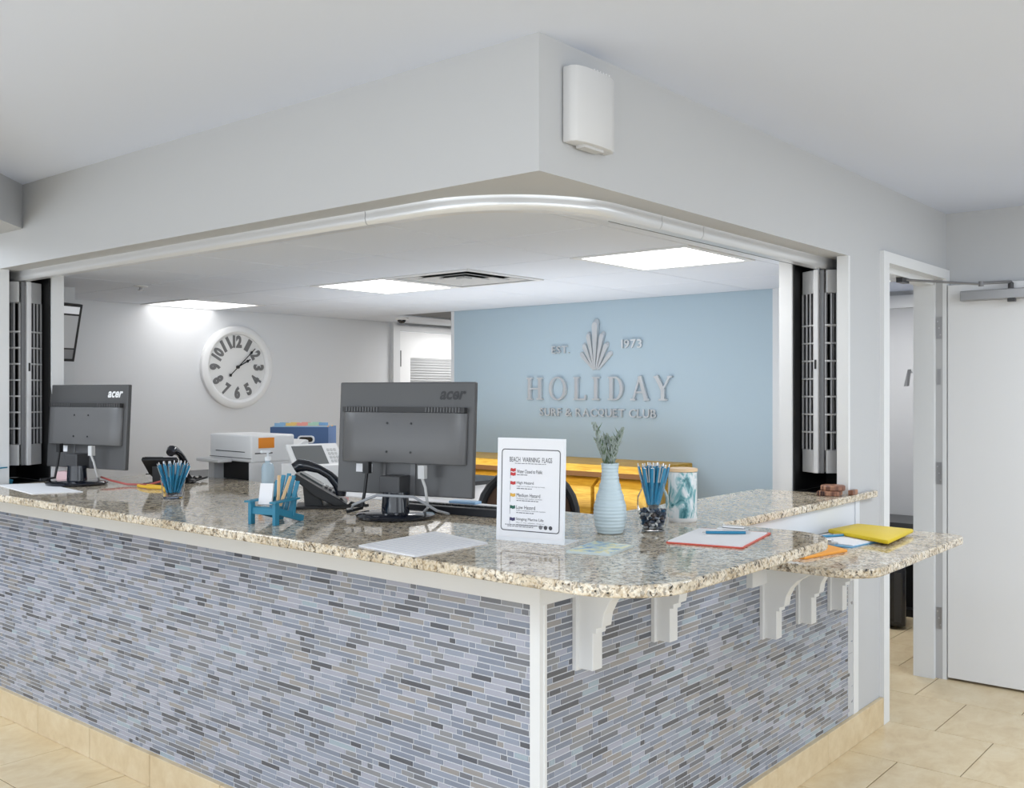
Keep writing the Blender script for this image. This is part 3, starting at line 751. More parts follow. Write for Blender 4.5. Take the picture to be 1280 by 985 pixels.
# ------------------------------------------------------------------ things on the counter
acer = 'acer'
def monitor(loc, rz, label, logo_m):
    t = thing('computer_monitor', label, 'monitor', loc, rz, 'computer monitors on the counter')
    tilt = Matrix.Rotation(math.radians(3.0), 4, 'Y'); tilt.translation = Vector((.04, 0, .074))
    W_, H_ = .565, .395
    m = MB(); m.box((.0, -W_ / 2, 0), (.022, W_ / 2, H_), M=tilt); sh = obj('shell', m, mon_m, t, bevel=.004)
    m = MB(); m.box((.022, -W_ / 2 + .012, .014), (.0235, W_ / 2 - .012, H_ - .012), M=tilt); obj('screen', m, blackgl_m, t)
    m = MB(); pf = [(-.26, 0), (-.255, -.012), (-.235, -.024), (-.19, -.03), (.19, -.03), (.235, -.024), (.255, -.012), (.26, 0)]
    Mx = tilt @ Matrix(((0, 1, 0, 0), (1, 0, 0, 0), (0, 0, 1, 0), (0, 0, 0, 1)))
    m.prism(pf, .112, .288, M=Mx); bl = obj('bulge', m, monb_m, t, True, bevel=.003)
    for (y, z) in ((-.05, .15), (.05, .15), (-.05, .25), (.05, .25)):
        m = MB(); m.lathe([(.004, 0), (.004, .002)], 8); o = obj('screw', m, black_m, bl); o.matrix_local = tilt @ Matrix.Translation((-.0305, y, z)) @ Matrix.Rotation(-PI / 2, 4, 'Y')
    m = MB(); m.box((-.02, -.255, .2885), (0, .255, .307), M=tilt); o = obj('vent_strip', m, mat('dark_vent_grey', (48, 48, 49), .5), t)
    for s in (-1, 1):
        for i in range(12):
            y = s * (.235 - i * .012)
            m = MB(); m.box((-.0225, y - .003, .290), (-.0195, y + .003, .306), M=tilt); obj('vent_fin', m, mon_m, o)
    m = MB(); text(m, acer, tilt @ Vector((-.0012, -.145, .334)), tilt.to_3x3() @ Vector((0, -1, 0)), tilt.to_3x3() @ Vector((0, 0, 1)), .105, .030, bold=.03, shear=.3); obj('logo', m, logo_m, t)
    m = MB(); m.box((-.0012, .13, .075), (.0, .20, .104), M=tilt); obj('sticker', m, paper_m, t)
    m = MB(); m.box((-.004, -.055, .0), (.0, -.035, .112), M=tilt); m.box((-.004, .07, .03), (.0, .08, .112), M=tilt); obj('channel', m, monb_m, t)
    m = MB(); m.box((-.028, -.035, .085), (.045, .05, .145)); obj('neck', m, dark_m, t, bevel=.004)
    m = MB(); m.lathe([(.052, .012), (.05, .05), (.047, .09)], 24, sx=.8); obj('column', m, blackgl_m, t, True)
    m = MB(); m.lathe([(.12, 0), (.135, .004), (.137, .012), (.128, .017), (.05, .022)], 48); obj('foot', m, blackgl_m, t, True)
    m = MB(); m.box((-.02, .1, .15), (.0, .125, .19)); m.tube([(-.012, .112, .155), (-.02, .115, .09), (-.03, .12, .03), (-.1, .13, .024)], .006, 8); obj('video_cable', m, black_m, t, True)
    m = MB(); m.box((-.02, -.13, .14), (.0, -.105, .185)); m.tube([(-.012, -.118, .14), (-.004, -.125, .11), (.02, -.12, .04), (.06, -.08, .02)], .005, 8); obj('power_plug', m, mat('light_grey_plastic', (196, 196, 196), .5), t, True)
    return t
mon0 = monitor((.345, .905, T), math.radians(12), 'black monitor seen from behind beside the beach flag sign', mat('dark_logo', (40, 40, 42), .4))
mon1 = dup(mon0, (.235, 2.945, T), math.radians(10), 'black monitor seen from behind at the far left end of the counter')
for ch in mon1.children:
    if ch.name.startswith('logo'):
        ch.data = ch.data.copy(); ch.data.materials[0] = mat('white_logo', (225, 225, 226), .4); ch['label'] = 'white printed logo'
# grey cable looping over the near foot
m = MB(); m.tube([(.245, 1.02, T + .027), (.22, .98, T + .05), (.255, .90, T + .085), (.33, .80, T + .08), (.40, .76, T + .03), (.5, .80, T + .006)], .005, 8)
tag(obj('grey_cable', m, mat('grey_cable', (150, 152, 156), .4), None, True), 'light grey cable looped over the foot of the nearer monitor', 'cable')

# keyboard
kb = thing('keyboard', 'black keyboard lying behind the nearer monitor', 'keyboard', (.60, .86, T), math.radians(8))
m = MB(); M_ = Matrix(((1, 0, 0, 0), (0, 0, 1, -.22), (0, 1, 0, 0), (0, 0, 0, 1)))
m.prism([(-.075, 0), (.075, 0), (.075, .012), (-.05, .028), (-.075, .026)], 0, .44, M=M_); obj('body', m, mat('matte_black', (30, 32, 38), .5), kb, bevel=.002)
m = MB(); me = None
for r_ in range(5):
    for c_ in range(15):
        m.box((-.045 + r_ * .022, -.208 + c_ * .028, .024 - r_ * .0028), (-.026 + r_ * .022, -.184 + c_ * .028, .033 - r_ * .0028))
o = obj('keys', m, black_m, kb); o['kind'] = 'stuff'

# desk phones
def phone(loc, rz, label):
    t = thing('desk_phone', label, 'telephone', loc, rz, 'desk phones on the counter')
    m = MB(); Mx = Matrix(((1, 0, 0, 0), (0, 0, 1, -.095), (0, 1, 0, 0), (0, 0, 0, 1)))
    m.prism([(-.11, .135), (-.095, .15), (.115, .022), (.115, .0), (.09, .0), (-.02, .055)], 0, .19, M=Mx); obj('body', m, black_m, t, bevel=.004)
    m = MB(); m.prism([(-.06, 0), (.02, 0), (.0, .06), (-.07, .11)], .04, .15, M=Mx); m.box((-.10, -.09, 0), (.11, .09, .012)); obj('stand', m, black_m, t, bevel=.003)
    sl_ = Vector((.210, 0, -.128)).normalized(); nrm = Vector((.128, 0, .210)).normalized()
    c = Vector((-.10, -.062, .155))
    P = [c + sl_ * a + nrm * b for a, b in ((-.012, .012), (.0, .034), (.03, .05), (.08, .062), (.13, .062), (.175, .05), (.205, .034), (.215, .012))]
    m = MB(); m.tube(P, .02, 10, radii=[.022, .028, .024, .018, .018, .023, .027, .022]); h = obj('handset', m, blackgl_m, t, True)
    m = MB(); q = c + sl_ * .11 + nrm * .003 + Vector((0, .1, 0)); m.bar(q - sl_ * .09 + Vector((0, 0, 0)), q + sl_ * .02, .10, .006, up=nrm); obj('display', m, mat('phone_display_grey', (90, 96, 98), .2), t)
    for i in range(4):
        for j in range(3):
            m = MB(); q = c + sl_ * (.14 + i * .02) + nrm * .004 + Vector((0, .075 + j * .025, 0)); m.bar(q, q + sl_ * .013, .018, .008, up=nrm); obj('key', m, dark_m, t)
    P = [(.09, -.06, .04)] + [(.10 + .012 * i, -.07 - .006 * i + .012 * math.sin(i * 1.9), .012 + .008 * (1 + math.cos(i * 1.9))) for i in range(10)] + [(.0, -.12, .008)]
    m = MB(); m.tube(P, .006, 6); obj('coiled_cord', m, black_m, t, True)
    t.scale = (.88, .88, .88)
    return t
ph = phone((.385, 1.36, T), math.radians(-42), 'black desk phone left of the nearer monitor with its handset on the cradle')
dup(ph, (.53, 2.66, T), math.radians(35), 'black desk phone seen from behind near the farther monitor')

# pens
pen_me = None
def pen_mesh():
    m = MB()
    m.lathe([(.0012, 0), (.0032, .012), (.0042, .014)], 8, k=1)
    m.lathe([(.0044, .014), (.0050, .06), (.0048, .118), (.0042, .132)], 8, k=0)
    m.lathe([(.0018, .132), (.0018, .142), (.001, .1425)], 8, k=1)
    m.box((-.0012, .0045, .085), (.0012, .0066, .131), k=1)
    return m.mesh('pen', [pen_m, alu_m], True)
pen_me = pen_mesh()
def pen(p, q, label, group=None, roll=0.0):
    """tip at p, pointing along q - p"""
    o = link('pen', pen_me); d = (Vector(q) - Vector(p)).normalized()
    o.rotation_mode = 'QUATERNION'; o.rotation_quaternion = d.to_track_quat('Z', 'Y') @ Matrix.Rotation(roll, 3, 'Z').to_quaternion(); o.location = p
    tag(o, label, 'pen', group); return o
def bunch(c, z0, r0, r1, L, n, label, group):
    for i in range(n):
        a = i * 2.39996 + .3; rr = math.sqrt((i + .5) / n)
        p = Vector(c) + Vector((r0 * rr * math.cos(a), r0 * rr * math.sin(a), z0))
        q = Vector(c) + Vector((r1 * rr * math.cos(a + .25), r1 * rr * math.sin(a + .25), z0 + L)) + Vector((0, 0, random.uniform(-.006, .006)))
        p.z += random.uniform(0, .006)
        pen(p, q, label, group, random.uniform(0, 6))

# clear tumbler with pens
cup = thing('pen_tumbler', 'clear plastic tumbler full of blue pens near the counter edge', 'cup', (.19, 2.05, T))
m = MB(); m.lathe([(.038, 0), (.040, .004), (.050, .086), (.0475, .086), (.0375, .008), (.001, .007)], 32); obj('cup_wall', m, mat('clear_plastic', (248, 250, 252), .04, trans=1.0, ior=1.1), cup, True)
bunch((.19, 2.05, T), .010, .018, .074, .14, 26, 'blue pen standing in the clear tumbler at the left of the counter', 'blue pens in the tumbler')

# adirondack chair pen holder
def mini_chair(loc, rz, label):
    t = thing('miniature_chair', label, 'ornament', loc, rz, 'teal miniature beach chairs')
    def b(name, p, q, wd, th, up=(0, 0, 1)):
        m = MB(); m.bar(p, q, wd, th, up); obj(name, m, teal_m, t, bevel=.001, seg=1)
    for s in (-1, 1):
        b('leg', (-.055, s * .05, 0), (-.055, s * .05, .072), .012, .022, (1, 0, 0))
        b('side_rail', (-.052, s * .042, .048), (.095, s * .042, .006), .010, .022)
        b('armrest', (-.075, s * .052, .075), (.055, s * .05, .079), .026, .006)
        b('arm_post', (.038, s * .046, .02), (.046, s * .046, .077), .010, .014, (1, 0, 0))
    b('front_rail', (-.056, -.045, .044), (-.056, .045, .044), .006, .022)
    for i in range(4): b('seat_slat', (-.045 + i * .021, -.044, .055 - i * .0055), (-.045 + i * .021, .044, .055 - i * .0055), .018, .004)
    for i, h in enumerate((.105, .122, .128, .122, .105)):
        y = (i - 2) * .019; b('back_slat', (.030, y, .03), (.030 + h * .36, y * 1.12, .03 + h), .016, .005, (1, 0, -.3))
    b('back_rail', (.06, -.045, .088), (.06, .045, .088), .006, .012)
    return t
mc = mini_chair((-.005, 1.115, T), math.radians(14), 'teal miniature beach chair holding cards and sticks before the desk phone')
dup(mc, (-.03, 3.27, T), math.radians(14), 'teal miniature beach chair cut off by the left edge of the photo')
def card(name, c, wd, ht, th, lean, rz, m_, label, cat):
    m = MB(); m.box((-th / 2, -wd / 2, 0), (th / 2, wd / 2, ht)); o = obj(name, m, m_); o.location = c; o.rotation_euler = (0, lean, rz); tag(o, label, cat); return o
card('card_stack', (-.035, 1.125, T + .062), .046, .07, .010, .25, .5, paper_m, 'small stack of white cards leaning in the teal chair', 'cards')
for i, (dy, ln) in enumerate(((.0, .30), (.012, .05))):
    m = MB(); m.bar((-.005, 1.085 + dy, T + .058), (-.005 + .13 * math.sin(ln), 1.085 + dy * 1.6 - .005, T + .058 + .10 * math.cos(ln)), .010, .004, (0, 1, 0)); tag(obj('wooden_stick', m, wood_m), ('flat pale wooden stick leaning farther back in the teal chair', 'flat pale wooden stick standing upright in the teal chair')[i], 'stick')

# hand sanitizer
hs = thing('sanitizer_bottle', 'clear pump bottle of pale blue hand sanitizer before the printer', 'bottle', (.64, 2.03, T))
m = MB(); m.lathe([(.026, 0), (.028, .005), (.028, .10), (.022, .118), (.012, .124), (.012, .132)], 28); obj('bottle_body', m, mat('pale_blue_gel', (196, 216, 228), .15, trans=.35), hs, True)
m = MB(); m.lathe([(.014, .132), (.014, .148), (.005, .150), (.005, .172)], 20); m.box((-.035, -.006, .166), (.010, .006, .178)); obj('pump', m, mat('clear_white_plastic', (226, 230, 234), .3), hs, True)

# beach flag sign
fs = thing('sign_holder', 'upright clear stand holding a beach warning flags notice', 'sign', (.205, .195, T), math.radians(10))
lean = Matrix.Rotation(math.radians(2), 4, 'Y')
m = MB(); m.box((-.003, -.112, .0), (.0, .112, .30), M=lean); m.box((.0, -.112, 0), (.09, .112, .003)); obj('acrylic_stand', m, mat('frosted_acrylic', (224, 226, 230), .15, spec=.5), fs)
m = MB(); m.box((-.0042, -.108, .012), (-.0032, .108, .296), M=lean); sheet = obj('notice_sheet', m, paper_m, fs)
SU = Vector((0, -1, 0)); SV = lean.to_3x3() @ Vector((0, 0, 1)); SN = lean.to_3x3() @ Vector((-1, 0, 0))
def sp(u, v, lift=.0006): return lean @ Vector((-.0042 - lift, -u, v))     # u to the reader's right from centre
ink_m = mat('dark_grey_ink', (70, 70, 74), .7); ink2_m = mat('grey_ink', (120, 120, 124), .7)
m = MB(); O_ = rrect(-.097, .030, .097, .268, .010); I_ = rrect(-.0945, .0325, .0945, .2655, .008); n = len(O_)
m.add([sp(*p) for p in O_] + [sp(*p) for p in I_], [(i, (i + 1) % n, n + (i + 1) % n, n + i) for i in range(n)]); obj('border', m, ink_m, sheet)
m = MB(); text(m, 'BEACH  WARNING  FLAGS', sp(-.070, .2305), SU, SV, .140, .014, bold=.0); obj('heading', m, ink_m, sheet)
def unread(m, u0, u1, v, h, seed):
    rn = random.Random(seed); u = u0
    while u < u1:
        e = min(u + rn.uniform(.005, .013), u1); m.add([sp(u, v), sp(e, v), sp(e, v + h), sp(u, v + h)], [(0, 1, 2, 3)]); u = e + .0018
m = MB(); unread(m, -.052, .052, .2253, .0018, 1); obj('small_print', m, ink2_m, sheet)
flags = [('Water Closed to Public', .074 + .010, (186, 60, 62), None, .035, .196),
         ('High Hazard', .056, (186, 64, 66), 'High surf and/or strong currents', .050, .162),
         ('Medium Hazard', .078, (214, 168, 78), 'Moderate surf and/or currents', .072, .127),
         ('Low Hazard', .062, (44, 96, 82), 'Calm conditions, exercise caution', .058, .092),
         ('Stinging Marine Life', .090, (66, 62, 98), "Man o' war, jellyfish, stingrays", .105, .057)]
for i, (ttl, wd, col, l1, l2, v) in enumerate(flags):
    fm = mat('flag_ink_%d' % i, col, .7)
    m = MB()
    def flag(v0, hgt):
        top_ = []; bot = []
        for k in range(9):
            u = -.066 + .017 * k / 8; wv_ = .0009 * math.sin(k * 1.1); top_.append(sp(u, v0 + hgt + wv_, .0007)); bot.append(sp(u, v0 + wv_, .0007))
        m.add(top_ + bot, [(k, k + 1, 10 + k, 9 + k) for k in range(8)])
    if i == 0: flag(v + .006, .009); flag(v - .006, .009)
    else: flag(v + .002, .009)
    obj('flag_mark', m, fm, sheet)
    m = MB(); m.add([sp(-.0672, v - .014), sp(-.066, v - .014), sp(-.066, v + .013), sp(-.0672, v + .013)], [(0, 1, 2, 3)]); obj('flag_pole', m, ink2_m, sheet)
    m = MB(); text(m, ttl, sp(-.045, v + .002), SU, SV, wd, .0105); obj('notice_line', m, ink_m, sheet)
    m = MB(); text(m, l1, sp(-.045, v - .0045), SU, SV, len(l1) * .0029, .0044) if l1 else None
    unread(m, -.045, -.045 + l2, v - (.0098 if l1 else .004), .0024, i + 5)
    obj('small_print', m, ink2_m, sheet)
m = MB(); unread(m, -.082, .016, .0465, .0022, 31); unread(m, -.074, .012, .042, .0022, 32); obj('small_print', m, ink2_m, sheet)
for k, u in enumerate((.036, .052, .068)):
    m = MB(); A = [sp(u + .006 * math.cos(2 * PI * i / 14), .045 + .006 * math.sin(2 * PI * i / 14)) for i in range(14)]; m.add(A, [tuple(range(14))]); obj('seal_mark', m, (ink2_m, ink_m, ink_m)[k], sheet)

# loose papers: a stack front left of the sign, sheets at the far left
def sheet_quad(name, pts, z0, z1, m_, label, cat, lines=None):
    m = MB(); m.prism(pts, z0, z1); o = obj(name, m, m_); tag(o, label, cat); return o
ps = sheet_quad('paper_stack', [(-.165, .515), (-.190, .265), (.105, .270), (.170, .545)], T, T + .004, paper_m, 'thin stack of white printed sheets lying before the nearer monitor', 'paper')
m = MB()
for i in range(11):
    a = Vector((-.145 + i * .026, .50 + i * .002)); b = Vector((-.165 + i * .024, .285)); m.bar((a.x, a.y, T + .0043), (b.x, b.y, T + .0043), .004, .0004)
o = obj('printed_rows', m, mat('faint_print', (205, 207, 214), .8), ps)
sheet_quad('paper_sheet', [(-.02, 3.20), (-.10, 2.66), (.08, 2.58), (.16, 3.12)], T, T + .003, paper_m, 'white sheets lying before the farther monitor', 'paper')
sheet_quad('paper_sheet', [(.69, .78), (.84, .72), (.85, 1.75), (.70, 1.80)], T, T + .003, paper_m, 'long white paper pad along the staff edge behind the keyboard', 'paper')
m = MB(); m.box((-.02, -.06, 0), (.03, .06, .010)); o = obj('blue_packet', m, mat('blue_white_wrapper', (150, 186, 220), .3), None, False, .003); o.location = (.80, 1.0, T + .003); o.rotation_euler = (0, 0, .2); tag(o, 'small blue and white packet on the staff edge behind the keyboard', 'packet')

# vase with lavender
vs_ = thing('flower_vase', 'pale blue ribbed ceramic vase in the middle of the counter', 'vase', (.51, .125, T))
prof = [(.036, 0), (.040, .003)]
sil = [(0, .040), (.03, .048), (.055, .051), (.08, .050), (.11, .043), (.14, .034), (.165, .0275), (.19, .0255), (.215, .027)]
def rad(z):
    for (a, ra), (b, rb) in zip(sil, sil[1:]):
        if a <= z <= b: u = (z - a) / (b - a); return ra + (rb - ra) * (u * u * (3 - 2 * u))
    return sil[-1][1]
z = .005
while z < .214: prof.append((rad(z) + .0006 * math.sin(z * 2 * PI / .0105), z)); z += .0017
prof += [(.027, .215), (.0245, .215), (.022, .19), (.022, .12)]
m = MB(); m.lathe(prof, 48); obj('vase_body', m, mat('pale_blue_ceramic', (190, 206, 212), .35, coat=.2), vs_, True)
leaf_m = mat('dusty_green_leaf', (104, 126, 92), .7); bud_m = mat('grey_lilac_bud', (150, 160, 152), .8)
for i, (dx, dz, bend) in enumerate(((-.052, .335, 1), (-.042, .287, 1), (-.012, .30, 0), (.008, .292, 0), (.030, .302, -1), (.040, .318, -1), (.018, .275, 0))):
    # dx to view right
    base = Vector((.51, .125, T)); r3 = Vector((R2.x, R2.y, 0)); f3 = Vector((F2.x, F2.y, 0))
    off = (i % 3 - 1) * .012
    P = [base + Vector((0, 0, .15)) + r3 * dx * .08 + f3 * off * .3]
    for k in range(1, 9):
        u = k / 8; P.append(base + Vector((0, 0, .15 + (dz - .15) * u)) + r3 * (dx * (.2 * u + .8 * u * u)) + f3 * off * u)
    t = thing('lavender_stem', ('lavender stem leaning farthest left and highest in the vase', 'shorter lavender stem leaning left in the vase', 'lavender stem upright left of centre in the vase', 'lavender stem upright at the centre of the vase', 'lavender stem leaning slightly right in the vase', 'lavender stem leaning farthest right in the vase', 'shortest lavender stem at the vase mouth')[i], 'flower', P[0], 0, 'lavender stems in the pale blue vase')
    L0 = P[0]; Q = [p - L0 for p in P]
    m = MB(); m.tube(Q, .0016, 6); obj('stalk', m, leaf_m, t)
    m = MB(); rnd = random.Random(i)
    for k in range(34):
        u = .40 + .60 * k / 33; idx = u * 8; a = int(min(idx, 7.999)); fr = idx - a; c = Q[a].lerp(Q[a + 1], fr)
        for s in range(3):
            an = rnd.uniform(0, 2 * PI); rr = .0078 * (1.15 - abs(u - .68)); d = Vector((math.cos(an), math.sin(an), .5)) * rr
            m.sphere(c + d, .0023, 5, 4, sz=2.2)
    o = obj('buds', m, bud_m, t); o['kind'] = 'stuff'
    m = MB()
    for k in range(10):
        u = .25 + .07 * k; c = Q[min(int(u * 8), 7)]; an = rnd.uniform(0, 2 * PI); d = Vector((math.cos(an), math.sin(an), 1.1)).normalized(); sdv = d.cross(Vector((0, 0, 1))).normalized() * .0022
        m.add([c, c + d * .018 + sdv, c + d * .042, c + d * .018 - sdv], [(0, 1, 2, 3)])
    o = obj('leaves', m, leaf_m, t)

# glass jar with stones and pens
jc = (.63, .045, T)
jar = thing('glass_jar', 'round clear glass jar of blue pens and stones right of the vase', 'jar', jc)
m = MB(); m.lathe([(.030, 0), (.036, .003), (.046, .045), (.050, .085), (.049, .108), (.036, .134), (.036, .150), (.038, .152), (.0345, .152), (.0335, .134), (.0465, .106), (.0475, .085), (.0435, .046), (.034, .007), (.001, .006)], 40); obj('jar_wall', m, clear_m, jar, True)
stone_ms = [mat('stone_%d' % i, c, .35) for i, c in enumerate(((60, 68, 84), (96, 100, 108), (40, 52, 70), (170, 168, 168), (90, 80, 78), (48, 84, 112)))]
rnd = random.Random(3); smesh = []
for k in range(6):
    m = MB(); m.sphere((0, 0, 0), .0085, 8, 6, sx=1.0, sy=.75, sz=.6); smesh.append(m.mesh('glass_stone', stone_ms[k], True))
cnt = 0
for zz in [.013 + .0105 * i for i in range(6)]:
    R_ = .030 + .012 * min(zz / .05, 1) - .006; nn = 11 if R_ > .03 else 8
    for k in range(nn + 3):
        a = 2 * PI * k / nn + zz * 90; rr = R_ if k < nn else R_ * .4
        o = link('decorative_stone', smesh[rnd.randrange(6)]); o.location = (jc[0] + rr * math.cos(a), jc[1] + rr * math.sin(a), T + zz); o.rotation_euler = (rnd.uniform(-.5, .5), rnd.uniform(-.5, .5), rnd.uniform(0, 6)); tag(o, 'small stone in the bottom of the glass pen jar', 'stone', 'stones in the glass pen jar')
bunch(jc, .068, .014, .052, .142, 24, 'blue pen standing upright in the round glass jar of stones', 'blue pens in the glass jar')

# canister
cn = thing('canister', 'teal marbled ceramic canister with wooden lid behind the pen jar', 'canister', (.905, .10, T))
m = MB(); m.lathe([(.045, 0), (.048, .004), (.048, .012), (.0485, .014)], 40); obj('foot_band', m, white_m, cn, True)
m = MB(); m.lathe([(.0485, .014), (.0485, .165), (.046, .167)], 40); obj('canister_body', m, marble_m, cn, True)
m = MB(); m.lathe([(.045, .167), (.0505, .168), (.0505, .176), (.049, .178)], 40); obj('lid', m, mat('bamboo_lid', (222, 190, 150), .5), cn, True)

# brochures
sheet_quad('brochure_stack', [(.118, .0), (.150, -.122), (.318, -.085), (.318, .048)], T, T + .006, mat('brochure_paper', (190, 200, 200), .4), 'small stack of printed blue and yellow brochures before the vase', 'brochure')
bm_ = mat('brochure_print', (150, 170, 190), .4)
f_ = noise_tex(bm_, tex_coord(bm_, 'Object', (1, 1, 1)), 26, 3, .6)
nodes(bm_)[1].new(ramp(bm_, f_, [(.35, (96, 138, 176)), (.47, (170, 196, 204)), (.56, (222, 214, 150)), (.66, (214, 224, 226))]), nodes(bm_)[2].inputs['Base Color'])
m = MB(); m.prism([(.122, -.004), (.153, -.116), (.312, -.081), (.312, .042)], T + .006, T + .0066); obj('printed_cover', m, bm_, [o for o in COL.objects if o.name.startswith('brochure_stack')][0])

# clipboards
def clipboard(loc, rz, L, Wd, colm, label, colname):
    t = thing('clipboard', label, 'clipboard', loc, rz)
    m = MB(); m.prism(rrect(-L / 2, -Wd / 2, L / 2, Wd / 2, .01), 0, .004); obj('board', m, colm, t, bevel=.001, seg=1)
    m = MB(); m.prism([(-L / 2 + .008, -Wd / 2 + .006), (L / 2 - .03, -Wd / 2 + .006), (L / 2 - .03, Wd / 2 - .006), (-L / 2 + .008, Wd / 2 - .006)], .004, .0075); obj('paper', m, paper_m, t)
    m = MB(); m.box((L / 2 - .035, -.05, .004), (L / 2 - .006, .05, .012)); m.tube([(L / 2 - .02, -.035, .016), (L / 2 - .02, .035, .016)], .006, 8); obj('clip', m, alu_m, t, bevel=.002)
    return t
clipboard((.625, -.19, T), math.radians(12), .335, .225, mat('coral_red_board', (204, 84, 66), .4), 'coral red clipboard with white paper at the rounded end of the counter', 'red')
pen((.71, -.245, T + .0125), (.61, -.105, T + .0125), 'blue pen lying on the white paper of the coral red clipboard')
# ------------------------------------------------------------------ things on the lower shelf
Z2 = .935
m = MB(); m.prism([(1.78, -.045), (2.02, -.07), (2.00, -.305), (1.625, -.335)], Z2 + .0085, Z2 + .0245); tag(obj('yellow_folder', m, mat('mustard_yellow_vinyl', (214, 186, 20), .45), None, True, .006), 'thick mustard yellow folder at the back of the lower granite shelf', 'folder')
t = clipboard((1.675, -.145, Z2), math.radians(173), .31, .23, mat('blue_board', (90, 150, 186), .4), 'pale blue clipboard with white paper on the lower granite shelf', 'blue')
pen((1.62, -.06, Z2 + .0125), (1.74, -.13, Z2 + .0125), 'blue pen lying on the paper of the pale blue clipboard')
m = MB(); m.prism([(1.17, -.215), (1.42, -.265), (1.49, -.16), (1.30, -.03), (1.16, -.05)], Z2, Z2 + .010); tag(obj('orange_envelope', m, mat('orange_paper', (236, 160, 66), .5), None, False, .003), 'orange envelope half under the main countertop on the lower shelf', 'envelope')

# coasters
co = thing('coaster_block', 'striped brown wooden coaster holder at the right end of the countertop', 'coaster holder', (2.02, .045, T), .2)
m = MB(); m.box((-.045, -.045, 0), (.045, .045, .022)); obj('base_block', m, walnut_m, co, bevel=.006)
for k in range(3):
    m = MB(); m.box((-.047, .012 + k * .011, .002), (-.03, .018 + k * .011, .021)); obj('dark_inlay', m, mat('dark_walnut', (52, 30, 26), .5), co)
c2 = thing('coaster', 'round wooden coaster resting on top of the coaster holder', 'coaster', (2.03, .035, T + .022), .3)
m = MB(); m.lathe([(.046, 0), (.05, .004), (.05, .018), (.046, .022)], 28); obj('disc', m, walnut_m, c2, True)
m = MB(); m.box((-.032, -.011, 0), (.032, .011, .021)); o = obj('coaster', m, walnut_m, None, False, .003); o.location = (2.115, -.018, T); o.rotation_euler = (0, 0, .05); tag(o, 'small dark wooden block beside the coaster holder', 'coaster')

# ------------------------------------------------------------------ staff side
cab = thing('side_cabinet', 'white staff cabinet behind the left arm of the counter', 'cabinet', (1.43, 2.60, 0))
m = MB(); m.box((-.53, -.84, 0), (.55, .84, 1.03)); obj('body', m, white_m, cab)
m = MB(); m.box((-.55, -.86, 1.03), (.57, .86, 1.05)); obj('cabinet_top', m, mat('dark_laminate', (40, 40, 42), .4), cab)
CT = 1.05
pr = thing('printer', 'white desktop printer behind the granite top under the wall clock', 'printer', (1.14, 2.71, CT), math.radians(-4))
m = MB(); m.box((-.22, -.20, .10), (.03, .20, .235)); obj('housing', m, white_m, pr, bevel=.008)
m = MB(); m.box((-.225, -.205, .0), (.10, -.185, .10)); m.box((-.225, .15, .0), (.10, .205, .10)); m.box((-.16, -.185, 0), (.10, .15, .10)); obj('lower_frame', m, [white_m], pr)
m = MB(); m.box((-.17, -.185, .004), (-.161, .15, .098)); obj('paper_bay', m, black_m, pr)
m = MB(); m.box((-.30, -.02, .095), (-.22, .20, .112)); obj('output_tray', m, white_m, pr, bevel=.004)
m = MB(); m.box((-.2215, -.14, .148), (-.2195, .14, .152)); m.box((-.2215, -.20, .118), (-.2195, .20, .121)); obj('seam_line', m, dark_m, pr)
m = MB(); m.box((-.18, -.2015, .17), (-.09, -.2, .222)); obj('orange_label', m, mat('orange_label', (230, 140, 40), .6), pr)
m = MB(); m.box((-.20, -.2015, .142), (-.10, -.2, .148)); obj('side_slot', m, dark_m, pr)
m = MB(); m.prism([(.03, .10), (.03, .15), (.11, .205), (.13, .20), (.13, .10)], -.18, .18, M=Matrix(((1, 0, 0, 0), (0, 0, 1, 0), (0, 1, 0, 0), (0, 0, 0, 1)))); obj('scanner_lid', m, white_m, pr, bevel=.004)
tm = thing('touch_terminal', 'white desktop terminal with tilted grey screen behind the teal chair', 'terminal', (1.0, 2.15, CT), math.radians(-15)); tm.scale = (.86, .86, .9)
m = MB(); m.box((-.15, -.12, 0), (.17, .12, .12)); obj('terminal_body', m, white_m, tm, bevel=.006)
Mt = Matrix.Translation((.0, 0, .155)) @ Matrix.Rotation(math.radians(0), 4, 'Z') @ Matrix.Rotation(math.radians(42), 4, 'X')
m = MB(); m.box((-.15, -.085, 0), (.15, .085, .018), M=Mt); sc_ = obj('panel', m, white_m, tm, bevel=.004)
m = MB(); m.box((-.125, -.068, .0181), (.055, .068, .0195), M=Mt); obj('screen', m, mat('grey_screen', (110, 112, 112), .2), tm)
m = MB(); m.box((-.14, -.08, -.006), (.14, .08, 0), M=Mt); m.box((-.04, -.02, .115), (.04, .06, .16)); obj('panel_mount', m, black_m, tm)
for i in range(3):
    for j in range(4):
        m = MB(); m.box((.075 + i * .02, -.06 + j * .028, .018), (.089 + i * .02, -.042 + j * .028, .0205), M=Mt); obj('key', m, mat('light_grey_plastic', (196, 196, 196), .5), tm)
m = MB(); m.box((.10, -.1215, .03), (.145, -.119, .11)); obj('pink_label', m, mat('pink_label', (226, 120, 140), .6), tm)
fb = thing('file_box', 'slate blue cardboard file box with tabbed folders behind the printer', 'file box', (1.73, 3.16, CT), math.radians(-50))
bxm = mat('slate_blue_card', (74, 100, 140), .6)
m = MB()
for a, b in (((-.17, -.13, 0), (.17, -.126, .245)), ((-.17, .126, 0), (.17, .13, .245)), ((-.17, -.126, 0), (-.166, .126, .245)), ((.166, -.126, 0), (.17, .126, .245)), ((-.17, -.13, 0), (.17, .13, .004))): m.box(a, b)
obj('box_shell', m, bxm, fb)
